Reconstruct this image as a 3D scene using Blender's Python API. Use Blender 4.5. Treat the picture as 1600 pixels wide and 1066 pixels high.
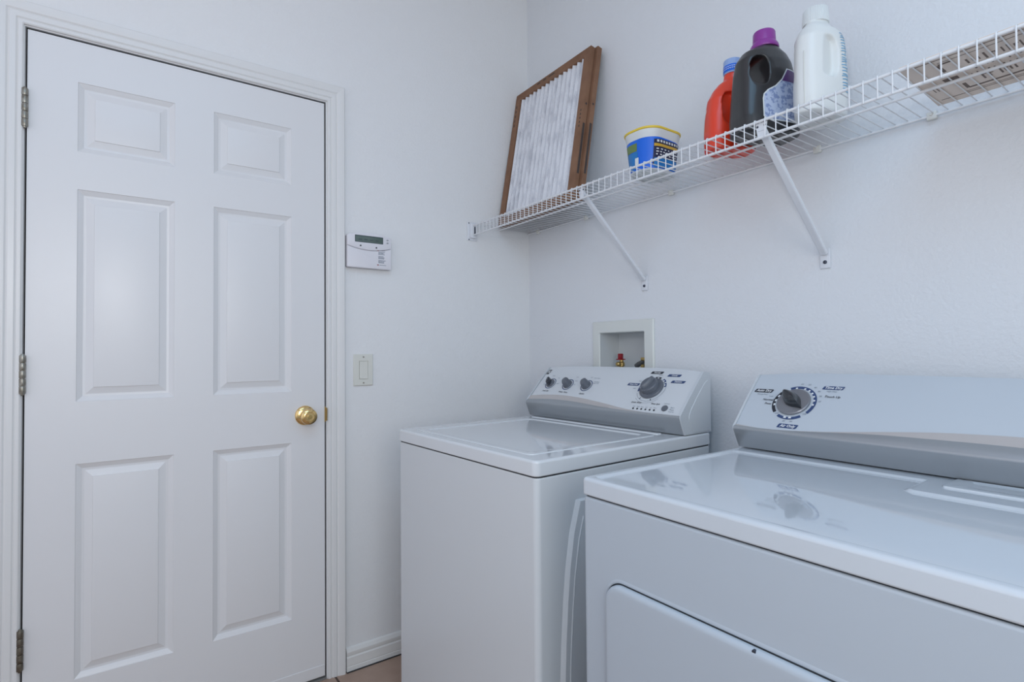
import bpy, bmesh, math, random
from math import pi, sin, cos, radians
from mathutils import Vector, Matrix
from mathutils.bvhtree import BVHTree
for o in list(bpy.data.objects): bpy.data.objects.remove(o)
S = bpy.context.scene
COL = S.collection

# ------------------------------------------------------------------ camera
CP = Vector((-1.5063, -1.9723, 1.1405)); YAW, PIT, ROL = 0.9511, 0.01944, -0.00824
f_ = Vector((cos(YAW)*cos(PIT), sin(YAW)*cos(PIT), sin(PIT)))
r_ = Vector((sin(YAW), -cos(YAW), 0)); u_ = r_.cross(f_)
c_, s_ = cos(ROL), sin(ROL)
R_ = c_*r_ + s_*u_; U_ = -s_*r_ + c_*u_
cam = bpy.data.cameras.new('camera'); camo = bpy.data.objects.new('camera', cam); COL.objects.link(camo)
M = Matrix((R_, U_, -f_)).transposed().to_4x4(); M.translation = CP
camo.matrix_world = M
cam.sensor_width = 36; cam.lens = 859.35/1600*36; cam.clip_start = 0.02
S.camera = camo

# ------------------------------------------------------------------ light and exposure
S.view_settings.view_transform = 'Standard'; S.view_settings.look = 'None'
S.view_settings.gamma = 1; S.view_settings.use_curve_mapping = False
S.view_settings.exposure = 0.06
W = bpy.data.worlds.new('sky'); S.world = W; W.use_nodes = True
W.node_tree.nodes['Background'].inputs[0].default_value = (0.62, 0.78, 1.0, 1)
W.node_tree.nodes['Background'].inputs[1].default_value = 0.25
def area(name, loc, rot, sx, sy, power, col):
    l = bpy.data.lights.new(name, 'AREA'); l.shape = 'RECTANGLE'; l.size = sx; l.size_y = sy
    l.energy = power; l.color = col
    o = bpy.data.objects.new(name, l); o.location = loc; o.rotation_euler = rot; COL.objects.link(o); return o
def rgbl(r, g, b): m = max(r, g, b); return m, (r/m, g/m, b/m)
p, c = rgbl(3.2, 7.4, 11.6); area('ceiling_lamp_light', (-1.5, -2.3, 2.86), (0, 0, 0), 1.3, 1.1, p, c)
p, c = rgbl(1.5, 1.2, 1.5); area('ceiling_bounce_light', (-1.7, -1.4, 2.865), (0, 0, 0), 1.8, 2.0, p, c)
p, c = rgbl(16, 16, 15.6); area('window_fill_light', (-1.70, -3.28, 1.55), (radians(90), 0, 0), 1.2, 1.2, p, c)  # fill light added in the unseen window opening behind the camera
p, c = rgbl(2.6, 2.3, 2.6); area('side_fill_light', (-2.70, -.9, 1.4), (radians(90), 0, -pi/2), 1.2, 1.8, p, c)  # fill panel added against the solid left wall, no doorway there
fl = bpy.data.lights.new('camera_flash', 'POINT'); fl.energy = 9.0; fl.shadow_soft_size = 0.04; fl.color = (.97, .97, 1)
flo = bpy.data.objects.new('camera_flash', fl); flo.location = (-1.65, -1.93, 1.53); COL.objects.link(flo)

# ------------------------------------------------------------------ materials
def mat(name, col, rough=0.5, metal=0.0, coat=0.0, bump=None, var=None, spec=0.5, sub=0.0, stretch=None):
    m = bpy.data.materials.new(name); m.use_nodes = True
    nt = m.node_tree; b = nt.nodes['Principled BSDF']
    b.inputs['Base Color'].default_value = (*col, 1); b.inputs['Roughness'].default_value = rough
    b.inputs['Metallic'].default_value = metal; b.inputs['Coat Weight'].default_value = coat
    b.inputs['Specular IOR Level'].default_value = spec
    b.inputs['Coat Roughness'].default_value = 0.03
    if sub:
        b.inputs['Subsurface Weight'].default_value = sub; b.inputs['Subsurface Radius'].default_value = (.02, .02, .02)
        b.inputs['Subsurface Scale'].default_value = 0.3
    tc = nt.nodes.new('ShaderNodeTexCoord')
    if bump:
        sc, st, dist = bump
        n = nt.nodes.new('ShaderNodeTexNoise'); n.inputs['Scale'].default_value = sc; n.inputs['Detail'].default_value = 4
        nt.links.new(tc.outputs['Object'], n.inputs['Vector'])
        bp = nt.nodes.new('ShaderNodeBump'); bp.inputs['Strength'].default_value = st; bp.inputs['Distance'].default_value = dist
        nt.links.new(n.outputs['Fac'], bp.inputs['Height']); nt.links.new(bp.outputs['Normal'], b.inputs['Normal'])
    if var:
        sc, c2, lo, hi = var
        n = nt.nodes.new('ShaderNodeTexNoise'); n.inputs['Scale'].default_value = sc; n.inputs['Detail'].default_value = 5
        if stretch:
            mp = nt.nodes.new('ShaderNodeMapping'); mp.inputs['Scale'].default_value = stretch
            nt.links.new(tc.outputs['Object'], mp.inputs['Vector']); nt.links.new(mp.outputs['Vector'], n.inputs['Vector'])
        else: nt.links.new(tc.outputs['Object'], n.inputs['Vector'])
        rp = nt.nodes.new('ShaderNodeValToRGB'); rp.color_ramp.elements[0].position = lo; rp.color_ramp.elements[1].position = hi
        rp.color_ramp.elements[0].color = (*col, 1); rp.color_ramp.elements[1].color = (*c2, 1)
        nt.links.new(n.outputs['Fac'], rp.inputs['Fac']); nt.links.new(rp.outputs['Color'], b.inputs['Base Color'])
    return m
def srgb(r, g, b):
    return tuple(((x/255)/12.92 if x <= 10 else (((x/255)+.055)/1.055)**2.4) for x in (r, g, b))
M_wall = mat('wall_paint', (.85, .855, .86), .5, bump=(110, .34, .004), var=(.9, (.835, .84, .85), .4, .65))
M_wallr = mat('dimmed_right_wall_paint', (.79, .81, .84), .5, bump=(110, .34, .004), var=(.9, (.775, .80, .83), .4, .65))  # same wall paint, with the dimmer, cooler light mixed into its colour
M_ceil = mat('ceiling_paint', (.80, .80, .81), .7, bump=(60, .3, .005))
M_trim = mat('trim_paint', (.80, .80, .795), .32, bump=(140, .04, .002))
M_door = mat('door_paint', (.80, .80, .81), .33, bump=(160, .05, .002))
M_base = mat('baseboard_paint', (.80, .80, .785), .35)
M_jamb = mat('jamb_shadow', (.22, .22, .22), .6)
M_tile = mat('floor_tile', srgb(176, 150, 134), .45, var=(7, srgb(160, 134, 118), .35, .7), bump=(30, .1, .002))
M_grout = mat('grout', srgb(96, 80, 72), .9)
M_enamel = mat('white_enamel', (.72, .75, .78), .05, coat=.6)
M_enamel_side = mat('white_enamel_body', (.68, .71, .735), .35, coat=.1)
M_enamel_dry = mat('dimmed_dryer_enamel_body', (.50, .56, .625), .35, coat=.1)  # same white enamel, the low bluish light on the dryer put into the colour
M_enamel_drytop = mat('dimmed_dryer_enamel_top', (.63, .68, .735), .05, coat=.6)  # deck enamel darkened and blued in colour for the dryer's dim light
M_plast_dry = mat('dimmed_dryer_console_plastic', (.56, .61, .665), .28)  # white console plastic with the same dimming put into its colour
M_plast = mat('white_plastic', (.68, .71, .74), .28)
M_capw = mat('console_end_plastic', (.62, .655, .69), .38)
M_silver_refl = mat('silver_reflection_band', (.56, .53, .52), .35, metal=.25)  # same silver; a pale warm reflection painted in as colour
M_silver = mat('silver_paint', (.38, .405, .43), .30, metal=.5, bump=(500, .02, .001))
M_gap = mat('seam_rubber', (.02, .025, .03), .7)
M_navy = mat('navy_print', srgb(52, 74, 118), .4)
M_blk = mat('black_print', srgb(38, 42, 52), .4)
M_gry = mat('grey_print', srgb(120, 130, 145), .5)
M_wht = mat('white_print', (.8, .82, .84), .4)
M_knob = mat('grey_knob', srgb(100, 105, 114), .35)
M_knobd = mat('dark_knob_grip', srgb(48, 52, 60), .25, coat=.3)
M_skirt = mat('grey_metal_skirt', srgb(140, 142, 148), .32, metal=.5)
M_kblack = mat('black_gloss_grip', srgb(40, 44, 50), .18, coat=.5)
M_wire = mat('white_vinyl_wire', (.80, .81, .83), .3)
M_clip = mat('clip_plastic', (.74, .74, .70), .4)
M_brack = mat('bracket_paint', (.78, .80, .84), .3)
M_screw = mat('dark_screw', (.09, .10, .13), .35, metal=.7)
M_nickel = mat('worn_nickel', (.36, .35, .31), .36, metal=.85, var=(60, (.22, .2, .16), .4, .7))
M_rust = mat('aged_bronze_hinge', (.20, .185, .15), .5, metal=.7, var=(70, (.10, .075, .05), .4, .7))
M_brass = mat('polished_brass', (.83, .60, .27), .16, metal=1.0)
M_brassd = mat('dull_brass', (.50, .36, .14), .35, metal=.9)
M_red = mat('red_handle', srgb(150, 25, 38), .4)
M_almond = mat('almond_plastic', (.76, .76, .70), .3)
M_boxpl = mat('outlet_box_plastic', (.74, .76, .73), .35)
M_boxin = mat('outlet_box_inside', (.66, .69, .70), .45)
M_key = mat('keypad_plastic', (.80, .79, .83), .35)
M_keyd = mat('keypad_back_plastic', (.38, .39, .42), .5)
M_lcd = mat('lcd_glass', srgb(94, 110, 104), .12, coat=.4)
M_lcdf = mat('lcd_frame', srgb(62, 76, 80), .3)
M_card = mat('cardboard', srgb(142, 106, 82), .8, var=(14, srgb(124, 90, 68), .35, .7))
M_card2 = mat('cardboard_edge', srgb(122, 84, 60), .85, var=(20, srgb(104, 70, 50), .35, .7))
M_cardg = mat('grey_carton_board', srgb(236, 222, 210), .85, var=(9, srgb(224, 210, 198), .35, .7))
M_print = mat('carton_ink', srgb(70, 62, 60), .8)
M_ink = mat('faded_carton_ink', srgb(120, 106, 98), .8)
M_media = mat('filter_media', (.78, .79, .83), .95, bump=(160, .6, .004), var=(42, (.50, .51, .56), .47, .76), stretch=(1, 1, .3))
M_orange = mat('orange_plastic', srgb(232, 66, 38), .30, coat=.2)
M_black = mat('charcoal_plastic', srgb(42, 42, 44), .32, coat=.3)
M_white = mat('milky_plastic', srgb(232, 234, 232), .35, sub=.0)
M_whitecap = mat('white_cap_plastic', srgb(222, 226, 226), .45)
M_purple = mat('purple_plastic', srgb(142, 56, 150), .35)
M_purpled = mat('purple_print', srgb(84, 44, 110), .35)
M_bluecap = mat('pale_blue_cap', srgb(150, 176, 222), .35)
M_blue = mat('blue_print', srgb(10, 104, 222), .35)
M_blued = mat('deep_navy_print', srgb(26, 34, 70), .35)
M_label = mat('lavender_label', srgb(186, 198, 222), .4, var=(110, srgb(136, 152, 192), .5, .58))
M_sky = mat('light_blue_print', srgb(120, 178, 214), .4)
M_yel = mat('yellow_rim', srgb(236, 206, 70), .4)
M_gold = mat('gold_print', srgb(205, 165, 60), .4)
M_olive = mat('olive_print', srgb(104, 130, 74), .4)
M_cyan = mat('cyan_print', srgb(26, 120, 190), .35)
M_hose = mat('grey_hose', srgb(90, 92, 92), .5)
M_glass = mat('window_glass', (.9, .95, 1), .02)
M_glass.node_tree.nodes['Principled BSDF'].inputs['Transmission Weight'].default_value = 1

# ------------------------------------------------------------------ helpers
def link(o, parent=None):
    COL.objects.link(o)
    if parent is not None: o.parent = parent
    return o
def tag(o, label=None, cat=None, group=None, kind=None):
    if label: o['label'] = label
    if cat: o['category'] = cat
    if group: o['group'] = group
    if kind: o['kind'] = kind
    return o
def empty(name, loc=(0, 0, 0), rz=0, parent=None):
    o = bpy.data.objects.new(name, None); o.location = loc; o.rotation_euler = (0, 0, rz); o.empty_display_size = .05
    return link(o, parent)
def obj(name, bm, m, parent=None, ang=35, fix=True, wn=False):
    if isinstance(bm, bpy.types.Mesh): me = bm
    else:
        if fix: bmesh.ops.recalc_face_normals(bm, faces=bm.faces)
        me = bpy.data.meshes.new(name); bm.to_mesh(me); bm.free()
    if m:
        ms = m if isinstance(m, (list, tuple)) else [m]
        if not me.materials:
            for x in ms: me.materials.append(x)
    if ang:
        me.polygons.foreach_set('use_smooth', [True]*len(me.polygons))
        me.set_sharp_from_angle(angle=radians(ang))
    o = link(bpy.data.objects.new(name, me), parent)
    if wn:
        md = o.modifiers.new('weighted', 'WEIGHTED_NORMAL'); md.keep_sharp = True; md.weight = 100
    return o
def add_box(bm, x0, x1, y0, y1, z0, z1, bev=0, seg=2, mi=0):
    b2 = bmesh.new(); bmesh.ops.create_cube(b2, size=1)
    for v in b2.verts:
        v.co = Vector(((x0+x1)/2+v.co.x*(x1-x0), (y0+y1)/2+v.co.y*(y1-y0), (z0+z1)/2+v.co.z*(z1-z0)))
    if bev: bmesh.ops.bevel(b2, geom=b2.edges[:], offset=bev, segments=seg, profile=.5, affect='EDGES')
    merge(bm, b2, mi=mi)
def merge(bm, b2, mtx=None, mi=0):
    vm = {}
    for v in b2.verts: vm[v] = bm.verts.new(mtx @ v.co if mtx else v.co)
    for f in b2.faces:
        try:
            nf = bm.faces.new([vm[v] for v in f.verts]); nf.material_index = mi
        except ValueError: pass
    b2.free()
def box(*a, bev=0, seg=2):
    bm = bmesh.new(); add_box(bm, *a, bev=bev, seg=seg); return bm
def frame_of(d):
    d = d.normalized(); a = Vector((0, 0, 1)) if abs(d.z) < .9 else Vector((1, 0, 0))
    x = d.cross(a).normalized(); y = d.cross(x).normalized(); return x, y
def add_tube(bm, pts, r, n=8, cap=True):
    pts = [Vector(p) for p in pts]; rings = []
    x, y = frame_of(pts[1]-pts[0])
    for i, p in enumerate(pts):
        if i == 0: d = pts[1]-p
        elif i == len(pts)-1: d = p-pts[i-1]
        else: d = (pts[i+1]-p).normalized()+(p-pts[i-1]).normalized()
        d.normalize(); x = (x-d*x.dot(d)).normalized(); y = d.cross(x)
        rr = r[i] if isinstance(r, (list, tuple)) else r
        rings.append([bm.verts.new(p+x*cos(2*pi*k/n)*rr+y*sin(2*pi*k/n)*rr) for k in range(n)])
    for a, b in zip(rings, rings[1:]):
        for k in range(n): bm.faces.new((a[k], a[(k+1) % n], b[(k+1) % n], b[k]))
    if cap: bm.faces.new(rings[0][::-1]); bm.faces.new(rings[-1])
def tube(pts, r, n=8):
    bm = bmesh.new(); add_tube(bm, pts, r, n); return bm
def lathe(prof, n=32, mtx=None, bm=None, ribs=0):
    """prof: list of (radius, height) along local z"""
    b2 = bmesh.new(); rings = []
    for (r, h) in prof:
        if r < 1e-6: rings.append([b2.verts.new((0, 0, h))])
        else: rings.append([b2.verts.new(((r*(1-(ribs if (k % 2) else 0)))*cos(2*pi*k/n), (r*(1-(ribs if (k % 2) else 0)))*sin(2*pi*k/n), h)) for k in range(n)])
    for a, b in zip(rings, rings[1:]):
        for k in range(n):
            k2 = (k+1) % n
            if len(a) == 1 and len(b) == 1: continue
            if len(a) == 1: b2.faces.new((a[0], b[k2], b[k]))
            elif len(b) == 1: b2.faces.new((a[k], a[k2], b[0]))
            else: b2.faces.new((a[k], a[k2], b[k2], b[k]))
    if len(rings[0]) > 1: b2.faces.new(rings[0][::-1])
    if len(rings[-1]) > 1: b2.faces.new(rings[-1])
    out = bm or bmesh.new(); merge(out, b2, mtx); return out
def offset_poly(pts, d):
    """inset a closed ccw polygon by d (mitred)"""
    n = len(pts); out = []
    for i in range(n):
        a, b, c = Vector(pts[i-1]), Vector(pts[i]), Vector(pts[(i+1) % n])
        e1 = (b-a).normalized(); e2 = (c-b).normalized()
        n1 = Vector((-e1.y, e1.x)); n2 = Vector((-e2.y, e2.x)); m = (n1+n2)
        if m.length < 1e-6: m = n1
        m.normalize(); k = d/max(.35, m.dot(n1)); out.append((b.x+m.x*k, b.y+m.y*k))
    return out
def rrect(x0, x1, y0, y1, r, n=5):
    """ccw rounded rectangle; r a number or four (x0y0, x1y0, x1y1, x0y1)"""
    rs = r if isinstance(r, (list, tuple)) else [r]*4
    pts = []
    for (cx, cy, a0, rr) in ((x0, y0, pi, rs[0]), (x1, y0, 1.5*pi, rs[1]), (x1, y1, 0, rs[2]), (x0, y1, .5*pi, rs[3])):
        sx = 1 if cx == x0 else -1; sy = 1 if cy == y0 else -1
        if rr <= 0: pts.append((cx, cy)); continue
        for k in range(n+1):
            a = a0+k/n*pi/2; pts.append((cx+sx*rr+rr*cos(a), cy+sy*rr+rr*sin(a)))
    return pts
def stack(bm, loops, fn, close_first=False, close_last=True):
    """skin successive loops [(pts2d, h)], fn(x,y,h)->3d"""
    rings = [[bm.verts.new(fn(p[0], p[1], h)) for p in pts] for pts, h in loops]
    n = len(rings[0])
    for a, b in zip(rings, rings[1:]):
        for k in range(n): bm.faces.new((a[k], a[(k+1) % n], b[(k+1) % n], b[k]))
    if close_first: bm.faces.new(rings[0][::-1])
    if close_last: bm.faces.new(rings[-1])
    return rings
def fill_ring(bm, *rings):
    es = []
    for r in rings:
        for i in range(len(r)):
            e = bm.edges.get((r[i], r[(i+1) % len(r)])) or bm.edges.new((r[i], r[(i+1) % len(r)])); es.append(e)
    bmesh.ops.triangle_fill(bm, use_beauty=True, use_dissolve=False, edges=es)
XY = lambda x, y, h: (x, y, h)
def prism(pts, h0, h1, fn=XY, bev=0):
    bm = bmesh.new()
    if bev: stack(bm, [(pts, h0), (pts, h1-bev), (offset_poly(pts, bev*.3), h1-bev*.3), (offset_poly(pts, bev), h1)], fn, True)
    else: stack(bm, [(pts, h0), (pts, h1)], fn, True)
    return bm
def bake(o, name):
    dg = bpy.context.evaluated_depsgraph_get(); dg.update()
    me = bpy.data.meshes.new_from_object(o.evaluated_get(dg), depsgraph=dg); me.name = name; return me
def text_bm(s, size, shear=0, bold=0.0, align='CENTER'):
    cu = bpy.data.curves.new('txt', 'FONT'); cu.body = s; cu.size = size; cu.shear = shear; cu.offset = bold
    cu.align_x = align; cu.align_y = 'CENTER'; cu.resolution_u = 2
    o = bpy.data.objects.new('txt', cu); COL.objects.link(o)
    me = bake(o, 'txt'); bpy.data.objects.remove(o)
    bm = bmesh.new(); bm.from_mesh(me); bpy.data.meshes.remove(me)
    for v in bm.verts: v.co.z = 0
    return bm
def add_text(bm, fn, s, u, v, size, h, shear=0, bold=0.0, align='CENTER'):
    t = text_bm(s, size, shear, bold, align); b2 = bmesh.new(); vm = {}
    for q in t.verts: vm[q] = b2.verts.new(fn(u+q.co.x, v+q.co.y, h))
    for f in t.faces:
        try: b2.faces.new([vm[q] for q in f.verts])
        except ValueError: pass
    t.free(); merge(bm, b2)

class Multi:
    """collects separate printed shapes; emit() makes each its own object"""
    def __init__(s): s.l = []
    def add(s, b): s.l.append(b)
    def emit(s, name, m, parent):
        for b in s.l: obj(name, b, m, parent, ang=0, fix=False)
def feet(bm_pts, parent):
    me = None
    for (fx, fy) in bm_pts:
        if me is None: o = obj('levelling_foot', lathe([(0, 0), (.022, 0), (.02, .012), (.01, .014), (.01, .032), (0, .032)], 16), M_gap, parent); me = o.data
        else: o = link(bpy.data.objects.new('levelling_foot', me), parent)
        o.location = (fx, fy, 0)
# ------------------------------------------------------------------ room shell
RX0, RY0, RZ = -2.75, -3.25, 2.87
DX0, DX1, DZ = -1.719, -.9105, 2.038       # door opening
T = .12
bm = bmesh.new()
add_box(bm, RX0-T, DX0-.001, 0, T, -.02, RZ); add_box(bm, DX1+.001, T, 0, T, -.02, RZ); add_box(bm, DX0-.001, DX1+.001, 0, T, DZ+.001, RZ)
tag(obj('wall_back', bm, M_wall, ang=0), kind='structure')
# right wall with a hole for the outlet box
HY0, HY1, HZ0, HZ1 = -.672, -.449, 1.03, 1.211
bm = bmesh.new()
add_box(bm, 0, T, RY0-T, HY0, -.02, RZ); add_box(bm, 0, T, HY1, 0, -.02, RZ)
add_box(bm, 0, T, HY0, HY1, -.02, HZ0); add_box(bm, 0, T, HY0, HY1, HZ1, RZ)
tag(obj('wall_right', bm, M_wallr, ang=0), kind='structure')
tag(obj('wall_left', box(RX0-T, RX0, RY0-T, 0, -.02, RZ), M_wall, ang=0), kind='structure')
WX0, WX1, WZ0, WZ1 = -2.35, -1.05, .9, 2.2
bm = bmesh.new()
add_box(bm, RX0, WX0, RY0-T, RY0, -.02, RZ); add_box(bm, WX1, 0, RY0-T, RY0, -.02, RZ)
add_box(bm, WX0, WX1, RY0-T, RY0, -.02, WZ0); add_box(bm, WX0, WX1, RY0-T, RY0, WZ1, RZ)
tag(obj('wall_front', bm, M_wall, ang=0), kind='structure')
tag(obj('ceiling', box(RX0-T, T, RY0-T, T, RZ, RZ+.08), M_ceil, ang=0), kind='structure')
# unseen window added in the wall behind the camera to carry fill light
win = tag(empty('added_window_1', (-1.70, RY0-.06, 1.55)), kind='structure')
bm = bmesh.new()
for (a, b, c, d) in ((-.65, -.6, -.65, .65), (.6, .65, -.65, .65), (-.6, .6, -.65, -.6), (-.6, .6, .6, .65), (-.6, .6, -.015, .015)):
    add_box(bm, a, b, -.03, .03, c, d, bev=.004, seg=1)
obj('window_frame', bm, M_trim, win)
# tiled floor
fl_o = tag(obj('floor', box(RX0-T, T, RY0-T, T, -.06, -.003), M_grout, ang=0), kind='structure')
TS = .335
tme = None
gx = -.8815; gy = -.21
random.seed(3)
i0 = int((RX0-gx)//TS); i1 = int((0-gx)//TS)+1
j0 = int((RY0-gy)//TS); j1 = int((0-gy)//TS)+1
for i in range(i0, i1+1):
    for j in range(j0, j1+1):
        x0 = max(gx+i*TS, RX0); x1 = min(gx+(i+1)*TS, 0); y0 = max(gy+j*TS, RY0); y1 = min(gy+(j+1)*TS, 0)
        if x1-x0 < .02 or y1-y0 < .02: continue
        full = (x1-x0 > TS-1e-4) and (y1-y0 > TS-1e-4)
        if full:
            if tme is None:
                o = obj('tile', box(-TS/2+.0035, TS/2-.0035, -TS/2+.0035, TS/2-.0035, -.003, .0, bev=.0012, seg=1), M_tile, fl_o); tme = o.data
            else: o = link(bpy.data.objects.new('tile', tme), fl_o)
            o.location = ((x0+x1)/2, (y0+y1)/2, 0)
        else:
            o = obj('tile', box(x0+.0035, x1-.0035, y0+.0035, y1-.0035, -.003, 0, bev=.0012, seg=1), M_tile, fl_o)

# baseboards
def baseboard(name, A, B, inward):
    A, B, n = Vector((*A, 0)), Vector((*B, 0)), Vector((*inward, 0))
    prof = [(0, .003), (.0125, .003), (.0125, .017), (.0105, .0195), (.0125, .022), (.0125, .050), (.0095, .055), (.0115, .060), (.0115, .070), (.006, .081), (.002, .084), (0, .084)]
    bm = bmesh.new()
    r1 = [bm.verts.new(A+n*p+Vector((0, 0, z))) for p, z in prof]; r2 = [bm.verts.new(B+n*p+Vector((0, 0, z))) for p, z in prof]
    k = len(prof)
    for i in range(k): bm.faces.new((r1[i], r1[(i+1) % k], r2[(i+1) % k], r2[i]))
    bm.faces.new(r1[::-1]); bm.faces.new(r2)
    return tag(obj(name, bm, M_base, ang=25), kind='structure')
baseboard('baseboard_back', (-.842, 0), (0, 0), (0, -1))
baseboard('baseboard_right', (0, -.013), (0, RY0), (-1, 0))
baseboard('baseboard_left', (RX0, 0), (RX0, RY0), (1, 0))
tag(obj('trim_2', box(-.842, -.001, -.0165, 0, 0, .003), M_gap, ang=0), kind='structure')

# door casing, mitred profile swept round the opening
trim = tag(empty('trim_1', (-1.31, 0, 0)), kind='structure')
CPROF = [(0, 0), (0, -.007), (.003, -.0095), (.010, -.0095), (.0125, -.0075), (.016, -.0105), (.028, -.0115), (.032, -.0095), (.036, -.0125), (.052, -.0155), (.058, -.0155), (.0605, -.0125), (.0615, 0)]
cx0, cx1, cz = DX0-.003, DX1+.0045, DZ+.004
def cas(name, path):
    bm = bmesh.new(); rings = []
    for (bx, bz, ox, oz) in path: rings.append([bm.verts.new((bx+ox*s, d, bz+oz*s)) for s, d in CPROF])
    k = len(CPROF)
    for a, b in zip(rings, rings[1:]):
        for i in range(k): bm.faces.new((a[i], a[(i+1) % k], b[(i+1) % k], b[i]))
    bm.faces.new(rings[0][::-1]); bm.faces.new(rings[-1])
    o = obj(name, bm, M_trim, trim, ang=20); o.location = (1.31, 0, 0); return o
cas('casing_board', [(cx0, 0, -1, 0), (cx0, cz, -1, 1)])
cas('casing_board', [(cx0, cz, -1, 1), (cx1, cz, 1, 1)])
cas('casing_board', [(cx1, 0, 1, 0), (cx1, cz, 1, 1)])
# jambs lining the opening
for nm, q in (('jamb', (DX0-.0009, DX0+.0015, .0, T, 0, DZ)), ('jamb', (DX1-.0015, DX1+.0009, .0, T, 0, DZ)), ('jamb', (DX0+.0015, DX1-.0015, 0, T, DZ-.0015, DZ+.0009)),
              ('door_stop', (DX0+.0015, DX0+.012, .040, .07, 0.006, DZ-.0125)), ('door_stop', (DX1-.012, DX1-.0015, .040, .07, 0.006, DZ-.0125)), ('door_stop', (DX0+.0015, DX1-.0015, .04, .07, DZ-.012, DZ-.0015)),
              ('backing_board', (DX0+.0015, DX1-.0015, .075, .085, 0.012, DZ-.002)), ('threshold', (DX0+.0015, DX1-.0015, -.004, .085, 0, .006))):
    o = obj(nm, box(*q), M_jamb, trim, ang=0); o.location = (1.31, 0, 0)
# ------------------------------------------------------------------ door
door = tag(empty('door_1', (-1.3145, .002, .0)), kind='structure')
door['label'] = 'white six-panel interior door with brass knob'
ox, oz = -1.3145, 0
dx0, dx1, dz0, dz1 = -1.7145, -.9155, .012, 2.0325
TH = .036
DF = lambda x, z, h: (x-ox, h-.002, z)     # h = depth from wall plane (0 at face)
cols = [(-1.606, -1.370), (-1.264, -1.027)]; rows = [(.237, .835), (1.010, 1.611), (1.719, 1.917)]
bm = bmesh.new()
holes = []
outer = [bm.verts.new(DF(x, z, 0)) for x, z in ((dx0, dz0), (dx1, dz0), (dx1, dz1), (dx0, dz1))]
for (a, b) in cols:
    for (c, d) in rows: holes.append([bm.verts.new(DF(x, z, 0)) for x, z in ((a, c), (b, c), (b, d), (a, d))])
# grid of front faces around the panel holes
for h in holes: [bm.verts.remove(v) for v in h]
for v in outer: bm.verts.remove(v)
xs = [dx0, cols[0][0], cols[0][1], cols[1][0], cols[1][1], dx1]
zs_ = [dz0, rows[0][0], rows[0][1], rows[1][0], rows[1][1], rows[2][0], rows[2][1], dz1]
gv = {(i, k): bm.verts.new(DF(x, z, 0)) for i, x in enumerate(xs) for k, z in enumerate(zs_)}
for i in range(5):
    for k in range(7):
        if i in (1, 3) and k in (1, 3, 5): continue
        bm.faces.new((gv[i, k], gv[i+1, k], gv[i+1, k+1], gv[i, k+1]))
bk = {}
border = [(i, 0) for i in range(6)]+[(5, k) for k in range(1, 8)]+[(i, 7) for i in range(4, -1, -1)]+[(0, k) for k in range(6, 0, -1)]
bv = [bm.verts.new(DF(xs[i], zs_[k], TH)) for i, k in border]
for q in range(len(border)):
    bm.faces.new((gv[border[q]], gv[border[(q+1) % len(border)]], bv[(q+1) % len(border)], bv[q]))
bm.faces.new(bv)
obj('door_slab', bm, M_door, door, ang=30)
for (a, b) in cols:
    for (c, d) in rows:
        bm = bmesh.new(); base = [(a, c), (b, c), (b, d), (a, d)]
        loops = [(0, 0), (.0015, .0022), (.006, .0045), (.014, .0098), (.0175, .0105), (.0205, .0105), (.0385, .0042), (.0395, .0018), (.041, .0015)]
        stack(bm, [(offset_poly(base, s), h) for s, h in loops], DF)
        obj('panel', bm, M_door, door, ang=18)
obj('door_sweep', box(dx0-ox+.001, dx1-ox-.0005, -.0045, -.0015, .014, .052, bev=.001, seg=1), M_door, door)
def hinge(z0, z1, m):
    h = obj('hinge', box(-1.7215-ox, -1.7150-ox, -.008, .02, z0-oz+.002, z1-.002), m, door, ang=0)
    L = (z1-z0)/5
    for k in range(5):
        p = [(0, z0+k*L+.0006), (.0066, z0+k*L+.0006), (.0073, z0+k*L+.002), (.0073, z0+(k+1)*L-.002), (.0066, z0+(k+1)*L-.0006), (0, z0+(k+1)*L-.0006)]
        obj('knuckle', lathe(p, 16, Matrix.Translation((-1.7185-ox, -.0095, 0))), m, h)
    obj('pin', lathe([(0, z0-.005), (.003, z0-.004), (.0045, z0), (.0045, z1), (.003, z1+.003), (0, z1+.004)], 12, Matrix.Translation((-1.7185-ox, -.0095, 0))), m, h)
hinge(1.761, 1.866, M_nickel); hinge(1.038, 1.142, M_nickel); hinge(.303, .410, M_rust)
# knob: rosette, neck, knob with keyhole button
KM = Matrix.Translation((-.983-ox, -.002, .926)) @ Matrix.Rotation(pi/2, 4, 'X')
kn = obj('door_knob', lathe([(.0, .028), (.013, .028), (.0125, .034), (.0175, .038), (.0245, .043), (.0272, .050), (.0262, .056), (.0205, .0605), (.0165, .0615), (.0155, .0600), (.0125, .0600), (.0118, .0615), (0, .0625)], 40, KM), M_brass, door)
obj('rosette', lathe([(0, 0), (.0335, 0), (.0335, .003), (.031, .0065), (.024, .0095), (.0150, .0110), (.0125, .014), (.0118, .030), (0, .030)], 40, KM), M_brass, kn)
obj('turn_button', lathe([(0, .0615), (.0072, .0615), (.0072, .0645), (.006, .0655), (0, .0655)], 20, KM), M_brassd, kn)
bm = bmesh.new(); add_box(bm, dx1-ox-.0005, dx1-ox+.0035, -.0022, .012, .898, .952); obj('latch', bm, M_brassd, door)
bm = bmesh.new(); add_box(bm, dx1-ox+.0042, dx1-ox+.0058, -.0125, .005, .902, .948, bev=.0007, seg=1)
obj('strike_plate', bm, M_brassd, door)

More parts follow.
